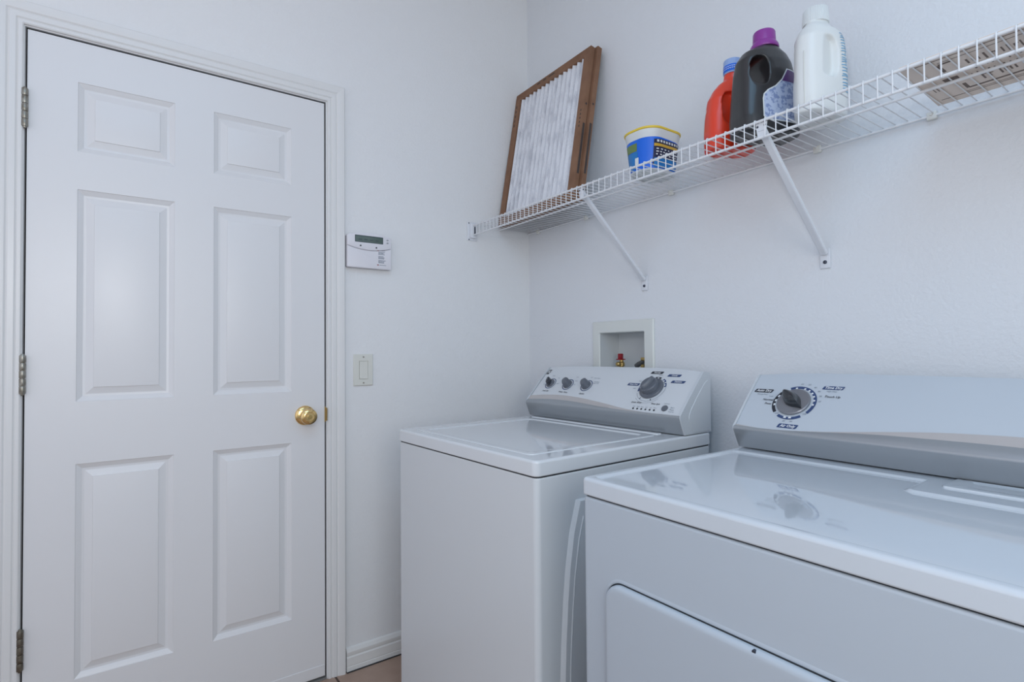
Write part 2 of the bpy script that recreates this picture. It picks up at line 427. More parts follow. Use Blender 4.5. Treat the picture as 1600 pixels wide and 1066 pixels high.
# ------------------------------------------------------------------ alarm keypad
kp = tag(empty('alarm_keypad', (-.7575, -.001, 1.515)), 'white wall alarm keypad with a small LCD screen beside the door frame', 'keypad')
KF = lambda x, z, h: (x+.7575, -h, z-1.515)
x0, x1, z0, z1 = -.841, -.674, 1.452, 1.572
def arc_top(n=12): return [(x1-.004-(x1-x0-.008)*k/n, z1+.010*sin(pi*(k/n))+.0) for k in range(n+1)]
outl = [(x0+.003, z0), (x1-.003, z0), (x1, z0+.003)]+[(x1, z1-.004)]+arc_top()+[(x0, z1-.004), (x0, z0+.003)]
obj('back_shell', prism(offset_poly(outl, .001), 0, .010, KF), M_keyd, kp)
def seam(x): t = (x-x0)/(x1-x0); return 1.531-.0135*sin(pi*t)**.8*(1) if 0 < t < 1 else 1.531
sx = [x0+(x1-x0)*k/14 for k in range(15)]
top = [(x, seam(x)+.0007) for x in sx]+[(x1, z1-.004)]+arc_top()+[(x0, z1-.004)]
bot = [(x0+.003, z0), (x1-.003, z0), (x1, z0+.003)]+[(x, seam(x)-.0007) for x in reversed(sx)]+[(x0, z0+.003)]
kt = obj('top_cover', prism(top, .010, .0265, KF, bev=.002), M_key, kp)
obj('flap', prism(bot, .010, .0258, KF, bev=.002), M_key, kp)
sc = obj('lcd_screen', prism(rrect(-.814, -.7065, 1.545, 1.5705, .001, 2), .0255, .0268, KF), M_lcdf, kp)
obj('lcd_glass', prism(rrect(-.8115, -.709, 1.5475, 1.5675, .001, 2), .0266, .0270, KF), M_lcd, sc)
bm = bmesh.new()
for k in range(4): merge(bm, prism(rrect(-.800+k*.021, -.787+k*.021, 1.5535, 1.5572, .0005, 2), .0269, .0271, KF))
tag(obj('display_marks', bm, M_lcdf, sc), kind='stuff')
for (bx, bz, rx) in ((-.6895, 1.5620, .0042), (-.6895, 1.5515, .0042)):
    obj('button', prism([(bx+rx*cos(a*pi/8), bz+.0026*sin(a*pi/8)) for a in range(16)], .025, .0285, KF, bev=.0008), M_keyd, kp)
for (bx, bz) in ((-.7930, 1.5325), (-.7330, 1.5295)):
    obj('indicator', prism([(bx+.0033*cos(a*pi/8), bz+.0026*sin(a*pi/8)) for a in range(16)], .0255, .0275, KF), M_gap, kp)
bm = bmesh.new(); bmr = bmesh.new()
add = lambda B, a, b, c, d: merge(B, prism([(a, c), (b, c), (b, d), (a, d)], .0256, .02605, KF))
for zc, w in ((1.5145, .024), (1.5105, .020), (1.5065, .022), (1.4985, .017), (1.4945, .020), (1.4905, .018), (1.4835, .025), (1.4795, .023), (1.4755, .020)):
    xx = -.7250
    while xx < -.7250+w:
        ww = random.uniform(.0022, .0042); add(bm, xx, xx+ww, zc-.0012, zc+.0012); xx += ww+.0008
add(bm, -.722, -.698, 1.5200, 1.5212); add(bm, -.722, -.695, 1.4660, 1.4675)
for q in ((-.7285, -.7235, 1.5190, 1.5220), (-.7295, -.7240, 1.4650, 1.4685)):
    bmr = bmesh.new(); add(bmr, *q); obj('red_mark', bmr, M_red, kp)
tag(obj('instruction_print', bm, M_gry, kp), kind='stuff')

# ------------------------------------------------------------------ light switch
sw = tag(empty('light_switch', (-.7755, -.0005, 1.078)), 'almond rocker light switch on the wall below the alarm keypad', 'switch')
SF = lambda x, z, h: (x, -h, z)
bm = bmesh.new()
rings = stack(bm, [(rrect(-.0365, .0365, -.058, .058, .002, 2), 0), (rrect(-.0365, .0365, -.058, .058, .002, 2), .003), (rrect(-.0340, .0340, -.0555, .0555, .002, 2), .0062)], SF, True, False)
inn = [bm.verts.new(SF(x, z, .0062)) for x, z in rrect(-.0168, .0168, -.0335, .0335, .001, 2)]
inn2 = [bm.verts.new(SF(x, z, .003)) for x, z in rrect(-.0168, .0168, -.0335, .0335, .001, 2)]
for k in range(len(inn)): bm.faces.new((inn[k], inn[(k+1) % len(inn)], inn2[(k+1) % len(inn)], inn2[k]))
bm.faces.new(inn2[::-1]); fill_ring(bm, rings[-1], inn)
obj('cover_plate', bm, M_almond, sw)
bm = bmesh.new()
vs = [(-.0155, -.0322, .0090), (.0155, -.0322, .0090), (.0155, 0, .0066), (.0155, .0322, .0078), (-.0155, .0322, .0078), (-.0155, 0, .0066)]
A = [bm.verts.new(SF(x, z, h)) for x, z, h in vs]; B = [bm.verts.new(SF(x, z, .003)) for x, z, h in vs]
bm.faces.new((A[0], A[1], A[2], A[5])); bm.faces.new((A[5], A[2], A[3], A[4]))
for k in range(6): bm.faces.new((A[k], A[(k+1) % 6], B[(k+1) % 6], B[k]))
obj('rocker', bm, M_almond, sw, ang=10)
for z in (-.0475, .0475):
    obj('screw', lathe([(0, .0055), (.0033, .0055), (.003, .0072), (0, .0078)], 14, Matrix.Translation((0, 0, z)) @ Matrix.Rotation(pi/2, 4, 'X')), M_nickel, sw)

# ------------------------------------------------------------------ washer outlet box in the right wall
ob = tag(empty('washer_outlet_box', (0, -.5605, 1.13)), 'recessed white plumbing box in the wall behind the washing machine', 'outlet box')
OF = lambda y, z, h: (-h, y+.5605, z-1.13)      # h toward room
bm = bmesh.new()
o1 = rrect(-.712, -.412, .995, 1.2525, .003, 2); i1 = rrect(-.669, -.451, 1.035, 1.2080, .002, 2)
rr = stack(bm, [(o1, .0002), (o1, .005), (offset_poly(o1, .003), .0085), (offset_poly(o1, .012), .0095)], OF, False, False)
ri = [bm.verts.new(OF(y, z, .0085)) for y, z in offset_poly(i1, -.003)]
fill_ring(bm, rr[-1], ri)
rj = [bm.verts.new(OF(y, z, .0055)) for y, z in i1]
for k in range(len(ri)): bm.faces.new((ri[k], ri[(k+1) % len(ri)], rj[(k+1) % len(ri)], rj[k]))
obj('flange', bm, M_boxpl, ob, fix=True)
bm = bmesh.new()
stack(bm, [(i1, .0055), (offset_poly(i1, .001), -.095)], OF)
obj('recess_liner', bm, M_boxin, ob)
# hot valve with a red lever, cold valve at the right
def valve(name, y, z, handle, hmat):
    v = obj(name, lathe([(0, 0), (.011, 0), (.011, .010), (.0085, .012), (.0085, .026), (.012, .028), (.012, .040), (.0075, .044), (.0075, .052), (0, .052)], 16, Matrix.Translation((.052, y+.5605, z-1.13-.035))), M_brassd, ob)
    obj('valve_stem', lathe([(0, 0), (.0068, 0), (.0085, .004), (.0085, .020), (.0055, .024), (0, .024)], 16, Matrix.Translation((.050, y+.5605, z-1.13)) @ Matrix.Rotation(-pi/2, 4, 'Y')), M_brassd, v)
    if handle:
        bm = bmesh.new(); add_box(bm, .034, .062, y+.5605-.0115, y+.5605+.0105, z-1.13+.016, z-1.13+.020, bev=.001)
        add_box(bm, .040, .056, y+.5605-.007, y+.5605+.009, z-1.13+.019, z-1.13+.040, bev=.003)
        obj('lever', bm, hmat, v)
    return v
valve('hot_water_valve', -.506, 1.090, True, M_red)
v = valve('cold_water_valve', -.628, 1.083, False, None)
bm = bmesh.new(); add_box(bm, .036, .064, -.628+.5605-.012, -.628+.5605+.014, -.026, -.014, bev=.002)
obj('valve_nut', bm, M_brassd, v)
obj('drain_hose', tube([(.055, -.016, -.047), (.055, -.03, -.0385), (.055, -.048, -.031), (.055, -.058, -.0275)], [.009, .0095, .008, .006], 12), M_hose, ob)

# ------------------------------------------------------------------ appliances
def slab_top(bm, x0, x1, y0, y1, z0, z1, rc, bev, field, depth, slope):
    """deck with rounded corners/edge and a recessed field outline"""
    o = rrect(x0, x1, y0, y1, rc, 6)
    loops = [(offset_poly(o, .004), z0), (offset_poly(o, .0005), z0+.0015), (o, z0+.004), (o, z1-bev)]
    for k in range(1, 6):
        a = k/5*pi/2; loops.append((offset_poly(o, bev*(1-cos(a))), z1-bev+bev*sin(a)))
    rings = stack(bm, loops, XY, True, False)
    r = None
    fl = []
    for t in (0, .25, .5, .75, 1): fl.append((offset_poly(field, slope*t), z1-depth*(.5-.5*cos(pi*t))))
    fr = stack(bm, fl, XY, False, True)
    fill_ring(bm, rings[-1], fr[0])

class Console:
    """sloping control console; u along the width (left to right), v up the face"""
    def __init__(s, xb, zb, xt, zt, x0, z0, xk, y0, L, crown, root):
        s.B = Vector((xb, zb)); s.T = Vector((xt, zt)); d = s.T-s.B; s.len = d.length; s.d = d.normalized(); s.n = Vector((-s.d.y, s.d.x))
        s.bot = Vector((x0, z0)); s.xk = xk; s.y0 = y0; s.L = L; s.crown = crown; s.root = root
    off = 0
    def P(s, u, v, h=0):
        q = s.B+s.d*v+s.n*h; return (q.x, s.y0-u, q.y)
    def vt(s, u):
        t = abs(2*u/s.L-1); return s.len-s.crown*(t**5)
    def section(s, u, h=0.0):
        vt = s.vt(u); pts = []
        pts.append((s.bot.x-h*.5, s.bot.y)); 
        d0 = (s.B-s.bot)
        for t in (.5, .85): q = s.bot+d0*t; pts.append((q.x-h, q.y))
        b1 = s.B+s.d*.004+s.n*(h+.0005); q = s.B-d0.normalized()*.004; pts.append((q.x-h, q.y)); q = s.B+s.n*(h+.0001)*.6+Vector((-.0002, 0)); pts.append((q.x, q.y)); pts.append((b1.x, b1.y))
        for v in (.03, .06, .10, .14, vt-.02, vt-.008):
            q = s.B+s.d*v+s.n*(h+.0015*sin(pi*min(1, v/vt))); pts.append((q.x, q.y))
        q = s.B+s.d*(vt-.002)+s.n*(h-.0012); pts.append((q.x, q.y))
        q = s.B+s.d*(vt+.001)+s.n*(h-.006); pts.append((q.x, q.y))
        zt = q.y
        pts.append((s.xk-.004, zt-.002)); pts.append((s.xk, zt-.012)); pts.append((s.xk, s.bot.y))
        return pts
    def loft(s, us, h=0):
        bm = bmesh.new(); rings = [[bm.verts.new((x, s.y0-u, z)) for x, z in s.section(u, h)] for u in us]
        n = len(rings[0])
        for a, b in zip(rings, rings[1:]):
            for k in range(n): bm.faces.new((a[k], a[(k+1) % n], b[(k+1) % n], b[k]))
        bm.faces.new(rings[0][::-1]); bm.faces.new(rings[-1]); return bm
    def face(s, u, v, h):
        return s.P(u+s.off, v, h+.0015*sin(pi*min(1, max(0, v/s.len))))
    def arc(s, cu, cv, r0, r1, a0, a1, h=.0006, n=20):
        bm = bmesh.new(); A = []; B = []
        for k in range(n+1):
            a = radians(a0+(a1-a0)*k/n)
            A.append(bm.verts.new(s.face(cu+r0*cos(a), cv+r0*sin(a), h))); B.append(bm.verts.new(s.face(cu+r1*cos(a), cv+r1*sin(a), h)))
        for k in range(n): bm.faces.new((A[k], B[k], B[k+1], A[k+1]))
        return bm
    def poly(s, pts, h=.0006):
        bm = bmesh.new(); bm.faces.new([bm.verts.new(s.face(u, v, h)) for u, v in pts]); return bm
    def pill(s, u0, u1, v0, v1, sl=.004, h=.0006):
        p = rrect(u0, u1, v0, v1, .0022, 3); p = [(u+sl*((v-v0)/(v1-v0)-.5), v) for u, v in p]; return s.poly(p, h)
    def mtx(s, u, v, h=0, rot=0):
        o = Vector(s.face(u, v, h)); X = Vector((0, -1, 0)); Y = Vector((s.d.x, 0, s.d.y)); Z = X.cross(Y)
        if Z.dot(Vector((s.n.x, 0, s.n.y))) < 0: Z = -Z; X = -X
        m = Matrix((X, Y, Z)).transposed().to_4x4(); m.translation = o
        return m @ Matrix.Rotation(rot, 4, 'Z')
    def trim(s, name, border, crease, mat_):
        """silver strip over the lower face and undercut, its upper border a wave"""
        bm = bmesh.new(); n = 60; us = [.0035+(s.L-.007)*k/n for k in range(n+1)]; rings = []
        d0 = s.bot-s.B; dl = d0.length; dn = d0.normalized(); nn = Vector((dn.y, -dn.x))
        if nn.x > 0: nn = -nn
        for u in us:
            b = max(border(u), .0045); c = min(max(crease(u), .0030), b-.0012)
            P = []
            P.append(s.B+s.d*b+s.n*.0002); P.append(s.B+s.d*(b-.0006)+s.n*.0026)
            P.append(s.B+s.d*c+s.n*.0030)
            P.append(s.B+s.d*(c*.5+.001)+s.n*.0042)
            for a in (0, .33, .66, 1):
                q = s.B+(s.n*(1-a)+nn*a).normalized()*.0042+s.d*.0015*(1-a)+dn*.0015*a; P.append(q)
            P.append(s.B+dn*dl*.35+nn*.0042); P.append(s.B+dn*dl*.7+nn*.0032); P.append(s.B+dn*(dl-.001)+nn*.002)
            P.append(s.B+dn*(dl-.001)-nn*.003); P.append(s.B-nn*.005+s.d*.0)
            P.append(s.B+s.d*b-s.n*.003)
            rings.append([bm.verts.new((q.x, s.y0-u, q.y)) for q in P])
        k = len(rings[0])
        for a, b in zip(rings, rings[1:]):
            for i in range(k):
                f = bm.faces.new((a[i], a[(i+1) % k], b[(i+1) % k], b[i]))
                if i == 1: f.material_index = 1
        bm.faces.new(rings[0][::-1]); bm.faces.new(rings[-1])
        return obj(name, bm, (mat_, M_silver_refl), s.root, ang=26)
    def end_cap(s, u0, u1, name='end_cap'):
        bm = s.loft([u0, u1], .0030)
        return obj(name, bm, M_capw, s.root, ang=32)
def interp(tab):
    def f(u):
        if u <= tab[0][0]: return tab[0][1]
        for (a, b), (c, d) in zip(tab, tab[1:]):
            if u <= c:
                t = (u-a)/(c-a); t = t*t*(3-2*t)*.5+t*.5; return b+(d-b)*t
        return tab[-1][1]
    return f
def smooth_tab(tab):
    g = interp(tab)
    return lambda u: sum(g(u+k*.012) for k in range(-3, 4))/7
def knob(C, u, v, R, H, rot, m_skirt, m_grip, grip, name='knob'):
    k = obj(name, lathe([(0, 0), (R, 0), (R, .0035), (R*.93, .0055), (R*.60, .0065), (0, .0065)], 40, C.mtx(u, v, .0006)), m_skirt, C.root)
    bm = bmesh.new()
    mt = C.mtx(u, v, .0066, rot)
    w, l = grip
    n = 24
    loops = []
    for (t, sc, dw) in ((0, 1.0, 1.0), (.45, .98, .93), (.8, .95, .86), (.94, .90, .78), (1.0, .78, .62)):
        pts = []
        for q in range(n):
            a = 2*pi*q/n; cx, sx_ = cos(a), sin(a)
            pts.append((w*dw*math.copysign(abs(cx)**.75, cx), l*sc*math.copysign(abs(sx_)**.85, sx_)))
        loops.append((pts, H*t))
    stack(bm, loops, lambda x, y, h: mt @ Vector((x, y, h)), True)
    obj('grip', bm, m_grip, k, ang=40)
    return k

# ---------------- washing machine
wr = tag(empty('washing_machine', (-.5, -.7, 0), .03976), 'white top-loading washing machine in the corner, three small knobs and one dial', 'washing machine')
def wl(x, y): return x+.5, y+.7
X0, Y0 = wl(-.7627, -.3047); X1, Y1 = wl(-.0729, -.9901)   # Y0 > Y1
bm = bmesh.new()
cab = rrect(X0+.003, X1-.002, Y1+.002, Y0-.002, .014, 5)
stack(bm, [(offset_poly(cab, .004), .8565), (offset_poly(cab, .001), .8545), (cab, .851), (cab, .03)][::-1], XY, True)
obj('cabinet', bm, M_enamel_side, wr, ang=80, wn=True)
feet(((X0+.05, Y0-.05), (X0+.05, Y1+.05), (X1-.05, Y0-.05), (X1-.05, Y1+.05)), wr)
obj('seam_gasket', prism(rrect(X0+.005, X1-.004, Y1+.004, Y0-.004, .012, 4), .8550, .8590), M_gap, wr)
# embossed stiffening on the right side
xsb = [(.79, -.640), (.77, -.646), (.72, -.661), (.64, -.675), (.564, -.683), (.47, -.690), (.385, -.694), (.25, -.690), (.12, -.676)]
bm = bmesh.new(); A = []; Bq = []; Cq = []
for z, x in xsb:
    sc_ = 1
    A.append(bm.verts.new((x+.5, Y1+.003, z))); Bq.append(bm.verts.new((x+.5+.010, Y1-.006, z-.004))); Cq.append(bm.verts.new((X1-.05, Y1-.006, z-.004)))
for k in range(len(A)-1):
    bm.faces.new((A[k], A[k+1], Bq[k+1], Bq[k])); bm.faces.new((Bq[k], Bq[k+1], Cq[k+1], Cq[k]))
t0 = bm.verts.new((X1-.03, Y1+.003, .795)); bm.faces.new((A[0], Bq[0], Cq[0], t0))
t1 = bm.verts.new((X1-.03, Y1+.003, .115)); bm.faces.new((A[-1], t1, Cq[-1], Bq[-1]))
e1 = [t0]+[t1]
bm.faces.new([t0]+Cq+[t1])
obj('side_emboss', bm, M_enamel_side, wr, ang=30)
bm = bmesh.new(); pts = []
add_tube(bm, [(x+.5+.025+.0, Y1-.0062, z-.02) for z, x in xsb[1:]], .0018, 6)
obj('side_crease', bm, M_enamel_side, wr)
# top deck and lid
bm = bmesh.new()
lid_o = rrect(X0+.035, X0+.515, Y1+.060, Y0-.050, .022, 6)
slab_top(bm, X0, X1, Y1, Y0, .8582, .8953, .016, .007, lid_o, .0012, .002)
obj('top_deck', bm, M_enamel, wr, ang=80, wn=True)
bm = bmesh.new()
l2 = offset_poly(lid_o, .0024)
field = rrect(X0+.066, X0+.482, Y1+.094, Y0-.082, .014, 6)
r1 = stack(bm, [(l2, .8935), (l2, .8958), (offset_poly(l2, .0012), .8968), (offset_poly(l2, .003), .8972)], XY, True, False)
r2 = stack(bm, [(offset_poly(field, -.006), .8972), (offset_poly(field, -.003), .8965), (field, .8945), (offset_poly(field, .003), .8938), (offset_poly(field, .008), .8936)], XY, False, True)
fill_ring(bm, r1[-1], r2[0])
obj('lid', bm, M_enamel, wr, ang=80, wn=True)
# raised ledge behind the lid
obj('hinge_ledge', prism(rrect(X0+.523, X0+.545, Y1+.070, Y0-.040, .006, 4), .8945, .8985, XY, bev=.003), M_enamel, wr, ang=80, wn=True)
WL = Y0-Y1-.006
C = Console(-.224+.5, .9495, -.093+.5, 1.0865, -.204+.5, .8975, -.0735+.5, Y0+.008, Y0-Y1+.007, .014, wr); C.off = .009
N = 24
obj('console', C.loft([.0095+(C.L-.019)*k/N for k in range(N+1)]), M_plast, wr, ang=32)
for (a, b) in ((0, .006), (C.L-.009, C.L)): C.end_cap(a, b)
# shallow raised panel on the visible right end cap
pl = [(-.113, 1.036), (-.150, .998), (-.176, .968), (-.184, .955), (-.186, .943), (-.165, .901), (-.080, .901), (-.080, 1.04), (-.088, 1.052), (-.100, 1.047)]
bm = bmesh.new(); pp = [(x+.5, z) for x, z in pl]
if sum((pp[i-1][0]*pp[i][1]-pp[i][0]*pp[i-1][1]) for i in range(len(pp))) < 0: pp = pp[::-1]
yy = C.y0-C.L
stack(bm, [(pp, .0), (offset_poly(pp, .0012), .0016)], lambda x, z, h: (x, yy-h+.0001, z), False, True)
obj('end_panel', bm, M_capw, wr, ang=15)
sb = smooth_tab([(0, .028), (.05, .037), (.111, .042), (.18, .044), (.255, .040), (.32, .033), (.392, .024), (.486, .010), (.568, .0048), (.7, .0046)])
scr = smooth_tab([(0, .012), (.13, .021), (.2, .021), (.269, .018), (.403, .007), (.491, .0035), (.7, .0032)])
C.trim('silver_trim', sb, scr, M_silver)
# printed rings, pills and small lettering
navy, blkm, grym, whtm = Multi(), Multi(), Multi(), Multi(); blk, gry, wht = bmesh.new(), bmesh.new(), bmesh.new()
for (u, v) in ((.0625, .094), (.1570, .094), (.2515, .094)): navy.add(C.arc(u, v, .0222, .0252, 0, 360, n=48))
for (a, b, c, d, tgt, s) in ((.4960, .5420, .1595, .1700, blkm, 'Normal'), (.5650, .6120, .1500, .1600, navy, 'Casual'), (.5900, .6380, .1245, .1345, navy, 'Delicate'), (.4300, .4760, .1060, .1165, navy, 'Heavy Duty')):
    tgt.add(C.pill(a, b, c, d)); add_text(wht, C.face, s, (a+b)/2, (c+d)/2+.0002, .0078 if len(s) < 9 else .0070, .0009, .25, .0002)
blkm.add(C.poly([(.0005, .140), (.0145, .140), (.0200, .163), (.0055, .163)]))
lt = [(0.004, .147, .0055, .163), (.0075, .147, .0155, .149)]
for a0, a1, r0, r1, tgt in ((72, 100, .0415, .0490, blkm), (38, 58, .0425, .0500, navy), (12, 32, .0425, .0500, navy), (160, 197, .0425, .0500, navy), (118, 150, .0455, .0475, grym)):
    tgt.add(C.arc(.532, .098, r0, r1, a0, a1))
grym.add(C.arc(.532, .098, .0500, .0510, 205, 368, n=40)); grym.add(C.arc(.532, .098, .0575, .0583, 225, 320, n=30))
for a in (240, 292): blkm.add(C.arc(.532, .098, .0440, .0510, a-1.6, a+1.6, n=3))
for a, tgt in ((48, whtm), (22, whtm), (86, whtm), (178, whtm)): tgt.add(C.arc(.532, .098, .0415, .0465, a-4, a+4, h=.0009, n=4))
for (s, u, v, sz) in (('Load Size', .061, .0580, .0088), ('Water Temp', .156, .0580, .0088), ('Option', .2515, .0570, .0088), ('Quick Wash', .503, .0395, .0078), ('Rinse Spin', .576, .0400, .0078)):
    add_text(blk, C.face, s, u, v, sz, .0008, .25, .0001)
for (s, u, v, sz) in (('Small', .052, .133, .006), ('Med', .088, .122, .006), ('Large', .100, .096, .006), ('Sm', .030, .088, .006), ('Cold', .182, .131, .006), ('Warm', .189, .113, .006), ('Hot', .1895, .096, .006), ('Off', .2515, .132, .006),
                      ('Extra Rinse', .281, .130, .0062), ('2nd Rinse', .289, .113, .0062), ('Fabric Soft', .289, .106, .0060), ('Soil Lvl', .4765, .126, .0065), ('Light', .4660, .0950, .0060), ('Medium', .538, .1545, .0055),
                      ('Start', .6410, .0310, .0070), ('Pause', .6420, .0235, .0070), ('Hold 3s', .6430, .0160, .0060), ('Lid Lock', .6160, .0440, .0055)):
    add_text(gry, C.face, s, u, v, sz, .0008, .2)
for k, s in enumerate(('Soak', 'Wash', 'Rinse', 'Spin', 'Lid', 'Done')):
    add_text(gry, C.face, s, .5035+.0158*k, .0245, .0050, .0008, .2)
navy.emit('navy_print', M_navy, wr); blkm.emit('black_print', M_blk, wr); grym.emit('grey_scale_line', M_gry, wr); whtm.emit('scale_notch', M_wht, wr)
tag(obj('black_lettering', blk, M_blk, wr, ang=0, fix=False), kind='stuff')
tag(obj('grey_lettering', gry, M_gry, wr, ang=0, fix=False), kind='stuff')
# brand-like badge letters and white lettering on pills
add_text(wht, C.face, 'K', .0100, .1515, .016, .0009, .3, .0006)
tag(obj('white_lettering', wht, M_wht, wr, ang=0, fix=False), kind='stuff')
for k in range(6):
    obj('cycle_light', lathe([(0, 0), (.0033, 0), (.003, .0008), (0, .001)], 14, C.mtx(.5035+.0158*k, .0165, .0004)), M_gap, wr)
obj('start_button', lathe([(0, 0), (.0105, 0), (.0105, .002), (.0095, .003), (0, .0025)], 28, C.mtx(.6165, .0265, .0004)), M_knob, wr)
knob(C, .0625, .094, .0180, .019, radians(20), M_knob, M_knobd, (.0062, .0160), 'load_size_knob')
knob(C, .1570, .094, .0180, .019, radians(35), M_knob, M_knob, (.0150, .0165), 'temperature_knob')
knob(C, .2515, .094, .0180, .019, radians(35), M_knob, M_knob, (.0150, .0165), 'option_knob')
k = obj('cycle_dial', lathe([(0, 0), (.0405, 0), (.0405, .004), (.0385, .0065), (.0300, .0075), (.0285, .0220), (.0260, .0245), (0, .0225)], 56, C.mtx(.532, .098, .0006)), M_knob, wr)
bm = bmesh.new(); mt = C.mtx(.532, .098, .0225, radians(-22)); pts_ = []
loops = []
for (t, wv, lv) in ((0, .0105, .0265), (.5, .0085, .0262), (.85, .0055, .0250), (1, .003, .0225)):
    loops.append(([(wv*math.copysign(abs(cos(a*pi/12))**.8, cos(a*pi/12)), lv*math.copysign(abs(sin(a*pi/12))**.9, sin(a*pi/12))) for a in range(24)], .014*t))
stack(bm, loops, lambda x, y, h: mt @ Vector((x, y, h)), True)
obj('dial_grip', bm, M_knob, k, ang=40)

# ---------------- dryer
dr = tag(empty('clothes_dryer', (-.4, -1.54, 0)), 'white clothes dryer on the right in front of the washer, single black-gripped dial', 'dryer')
def dl(x, y): return x+.4, y+1.54
X0, Y0 = dl(-.7691, -1.1691); X1, Y1 = dl(-.055, -1.906)
ZT = .8953
bm = bmesh.new()
cab = rrect(X0+.002, X1-.002, Y1+.001, Y0-.001, .010, 5)
r = stack(bm, [(cab, .03), (cab, .853), (offset_poly(cab, .0012), .8562), (offset_poly(cab, .004), .8586)], XY, True)
# door opening cut into the front: front is planar at X0+.002 -> carve with a pocket part instead
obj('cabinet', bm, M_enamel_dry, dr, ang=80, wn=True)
obj('seam_gasket', prism(rrect(X0+.006, X1-.004, Y1+.005, Y0-.005, .008, 4), .8575, .8622), M_gap, dr)
feet(((X0+.05, Y0-.05), (X0+.05, Y1+.05), (X1-.05, Y0-.05), (X1-.05, Y1+.05)), dr)
# door: dark gap outline, then a pillowed door skin
DFt = lambda y, z, h: (X0+.0022-h, y+1.54, z)
od = rrect(-1.846, -1.234, .215, .7185, .040, 10)
bm = bmesh.new()
stack(bm, [(offset_poly(od, -.010), -.0005), (offset_poly(od, -.0045), .0018), (offset_poly(od, -.0022), .0012), (od, -.0015)], DFt, False, False)
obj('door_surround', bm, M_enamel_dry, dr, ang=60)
bm = bmesh.new(); stack(bm, [(offset_poly(od, -.0022), .0003), (offset_poly(od, .004), .0003)], DFt, False, True)
obj('door_gap', bm, M_gap, dr)
bm = bmesh.new()
hy0, hy1, hz0, hz1 = -1.47, -1.277, .44, .5555
stack(bm, [(offset_poly(od, .0012), .0), (offset_poly(od, .0012), .0048), (offset_poly(od, .0030), .0085), (offset_poly(od, .0065), .0105), (offset_poly(od, .011), .0112), (offset_poly(od, .016), .0110)], DFt, True, True)
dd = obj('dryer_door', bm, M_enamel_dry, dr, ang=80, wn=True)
bm = bmesh.new()
hp = rrect(hy0, hy1, hz0, hz1, .018, 6)
stack(bm, [(hp, .0108), (offset_poly(hp, .002), .0150), (offset_poly(hp, .006), .0155), (offset_poly(hp, .010), .0125)], DFt, False, True)
obj('door_handle', bm, M_enamel_drytop, dd, ang=50)
bm = bmesh.new(); add_tube(bm, [DFt(-1.530, .7140, .006), DFt(-1.530, .7140, .0100)], [.0034, .0030], 12)
obj('striker_screw', bm, M_screw, dd)
# top deck
fy0 = -1.893
field = [(-.752, fy0), (-.388, fy0), (-.384, fy0+.004), (-.384, -1.596), (-.380, -1.590), (-.374, -1.586), (-.285, -1.586), (-.279, -1.583), (-.276, -1.576)]
field += [(-.276, -1.205), (-.279, -1.195), (-.285, -1.188), (-.296, -1.185)]
field += [(-.745, -1.185), (-.751, -1.187), (-.754, -1.193)]
fld = [(x+.4, y+1.54) for x, y in field]
bm = bmesh.new()
slab_top(bm, X0, X1, Y1, Y0, .8606, ZT, .010, .0075, fld, .0045, .010)
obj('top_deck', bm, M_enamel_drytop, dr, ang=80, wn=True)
# lint screen door in the rear deck
bm = bmesh.new()
lo = [(x+.4, y+1.54) for x, y in ((-.327, -1.880), (-.327, -1.622), (-.318, -1.616), (-.243, -1.616), (-.240, -1.622), (-.240, -1.880))][::-1]
li = [(x+.4, y+1.54) for x, y in ((-.304, -1.860), (-.304, -1.668), (-.297, -1.654), (-.256, -1.644), (-.250, -1.652), (-.250, -1.860))][::-1]
ra = stack(bm, [(lo, ZT-.001), (lo, ZT+.0022), (offset_poly(lo, .0015), ZT+.0030)], XY, False, False)
rb = stack(bm, [(offset_poly(li, -.001), ZT+.0030), (offset_poly(li, .001), ZT+.0008)], XY, False, True)
fill_ring(bm, ra[-1], rb[0])
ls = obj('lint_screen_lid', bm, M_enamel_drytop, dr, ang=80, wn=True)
C = Console(-.2590+.4, .9470, -.127+.4, 1.0845, -.2365+.4, .8985, -.095+.4, Y0-.001, Y0-Y1-.002, .012, dr)
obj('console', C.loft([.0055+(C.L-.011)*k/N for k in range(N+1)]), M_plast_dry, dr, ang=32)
for (a, b) in ((0, .005), (C.L-.005, C.L)): C.end_cap(a, b)
sb = smooth_tab([(0, .013), (.03, .0075), (.059, .0055), (.10, .006), (.151, .0085), (.231, .017), (.30, .027), (.337, .033), (.43, .044), (.538, .050), (.62, .049), (.74, .040)])
scr = smooth_tab([(0, .0075), (.059, .0040), (.151, .0065), (.232, .0150), (.305, .021), (.339, .023), (.404, .024), (.472, .026), (.541, .026), (.74, .022)])
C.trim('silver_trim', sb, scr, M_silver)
navy, blkm, grym, whtm = Multi(), Multi(), Multi(), Multi(); blk, gry, wht = bmesh.new(), bmesh.new(), bmesh.new()
cu, cv = .1225, .0905
for a0, a1, tgt in ((-36, 117, navy), (238, 306, navy), (142, 222, blkm)): tgt.add(C.arc(cu, cv, .0435, .0510, a0, a1, n=36))
for a in (100, 74, 58, 43, 28, 12, -4): whtm.add(C.arc(cu, cv, .0430, .0475, a-3.0, a+3.0, h=.0009, n=4))
for a in (262, 277): whtm.add(C.arc(cu, cv, .0430, .0480, a-4.0, a+4.0, h=.0009, n=4))
for a in (158, 176, 192): whtm.add(C.arc(cu, cv, .0430, .0475, a-4, a+4, h=.0009, n=4))
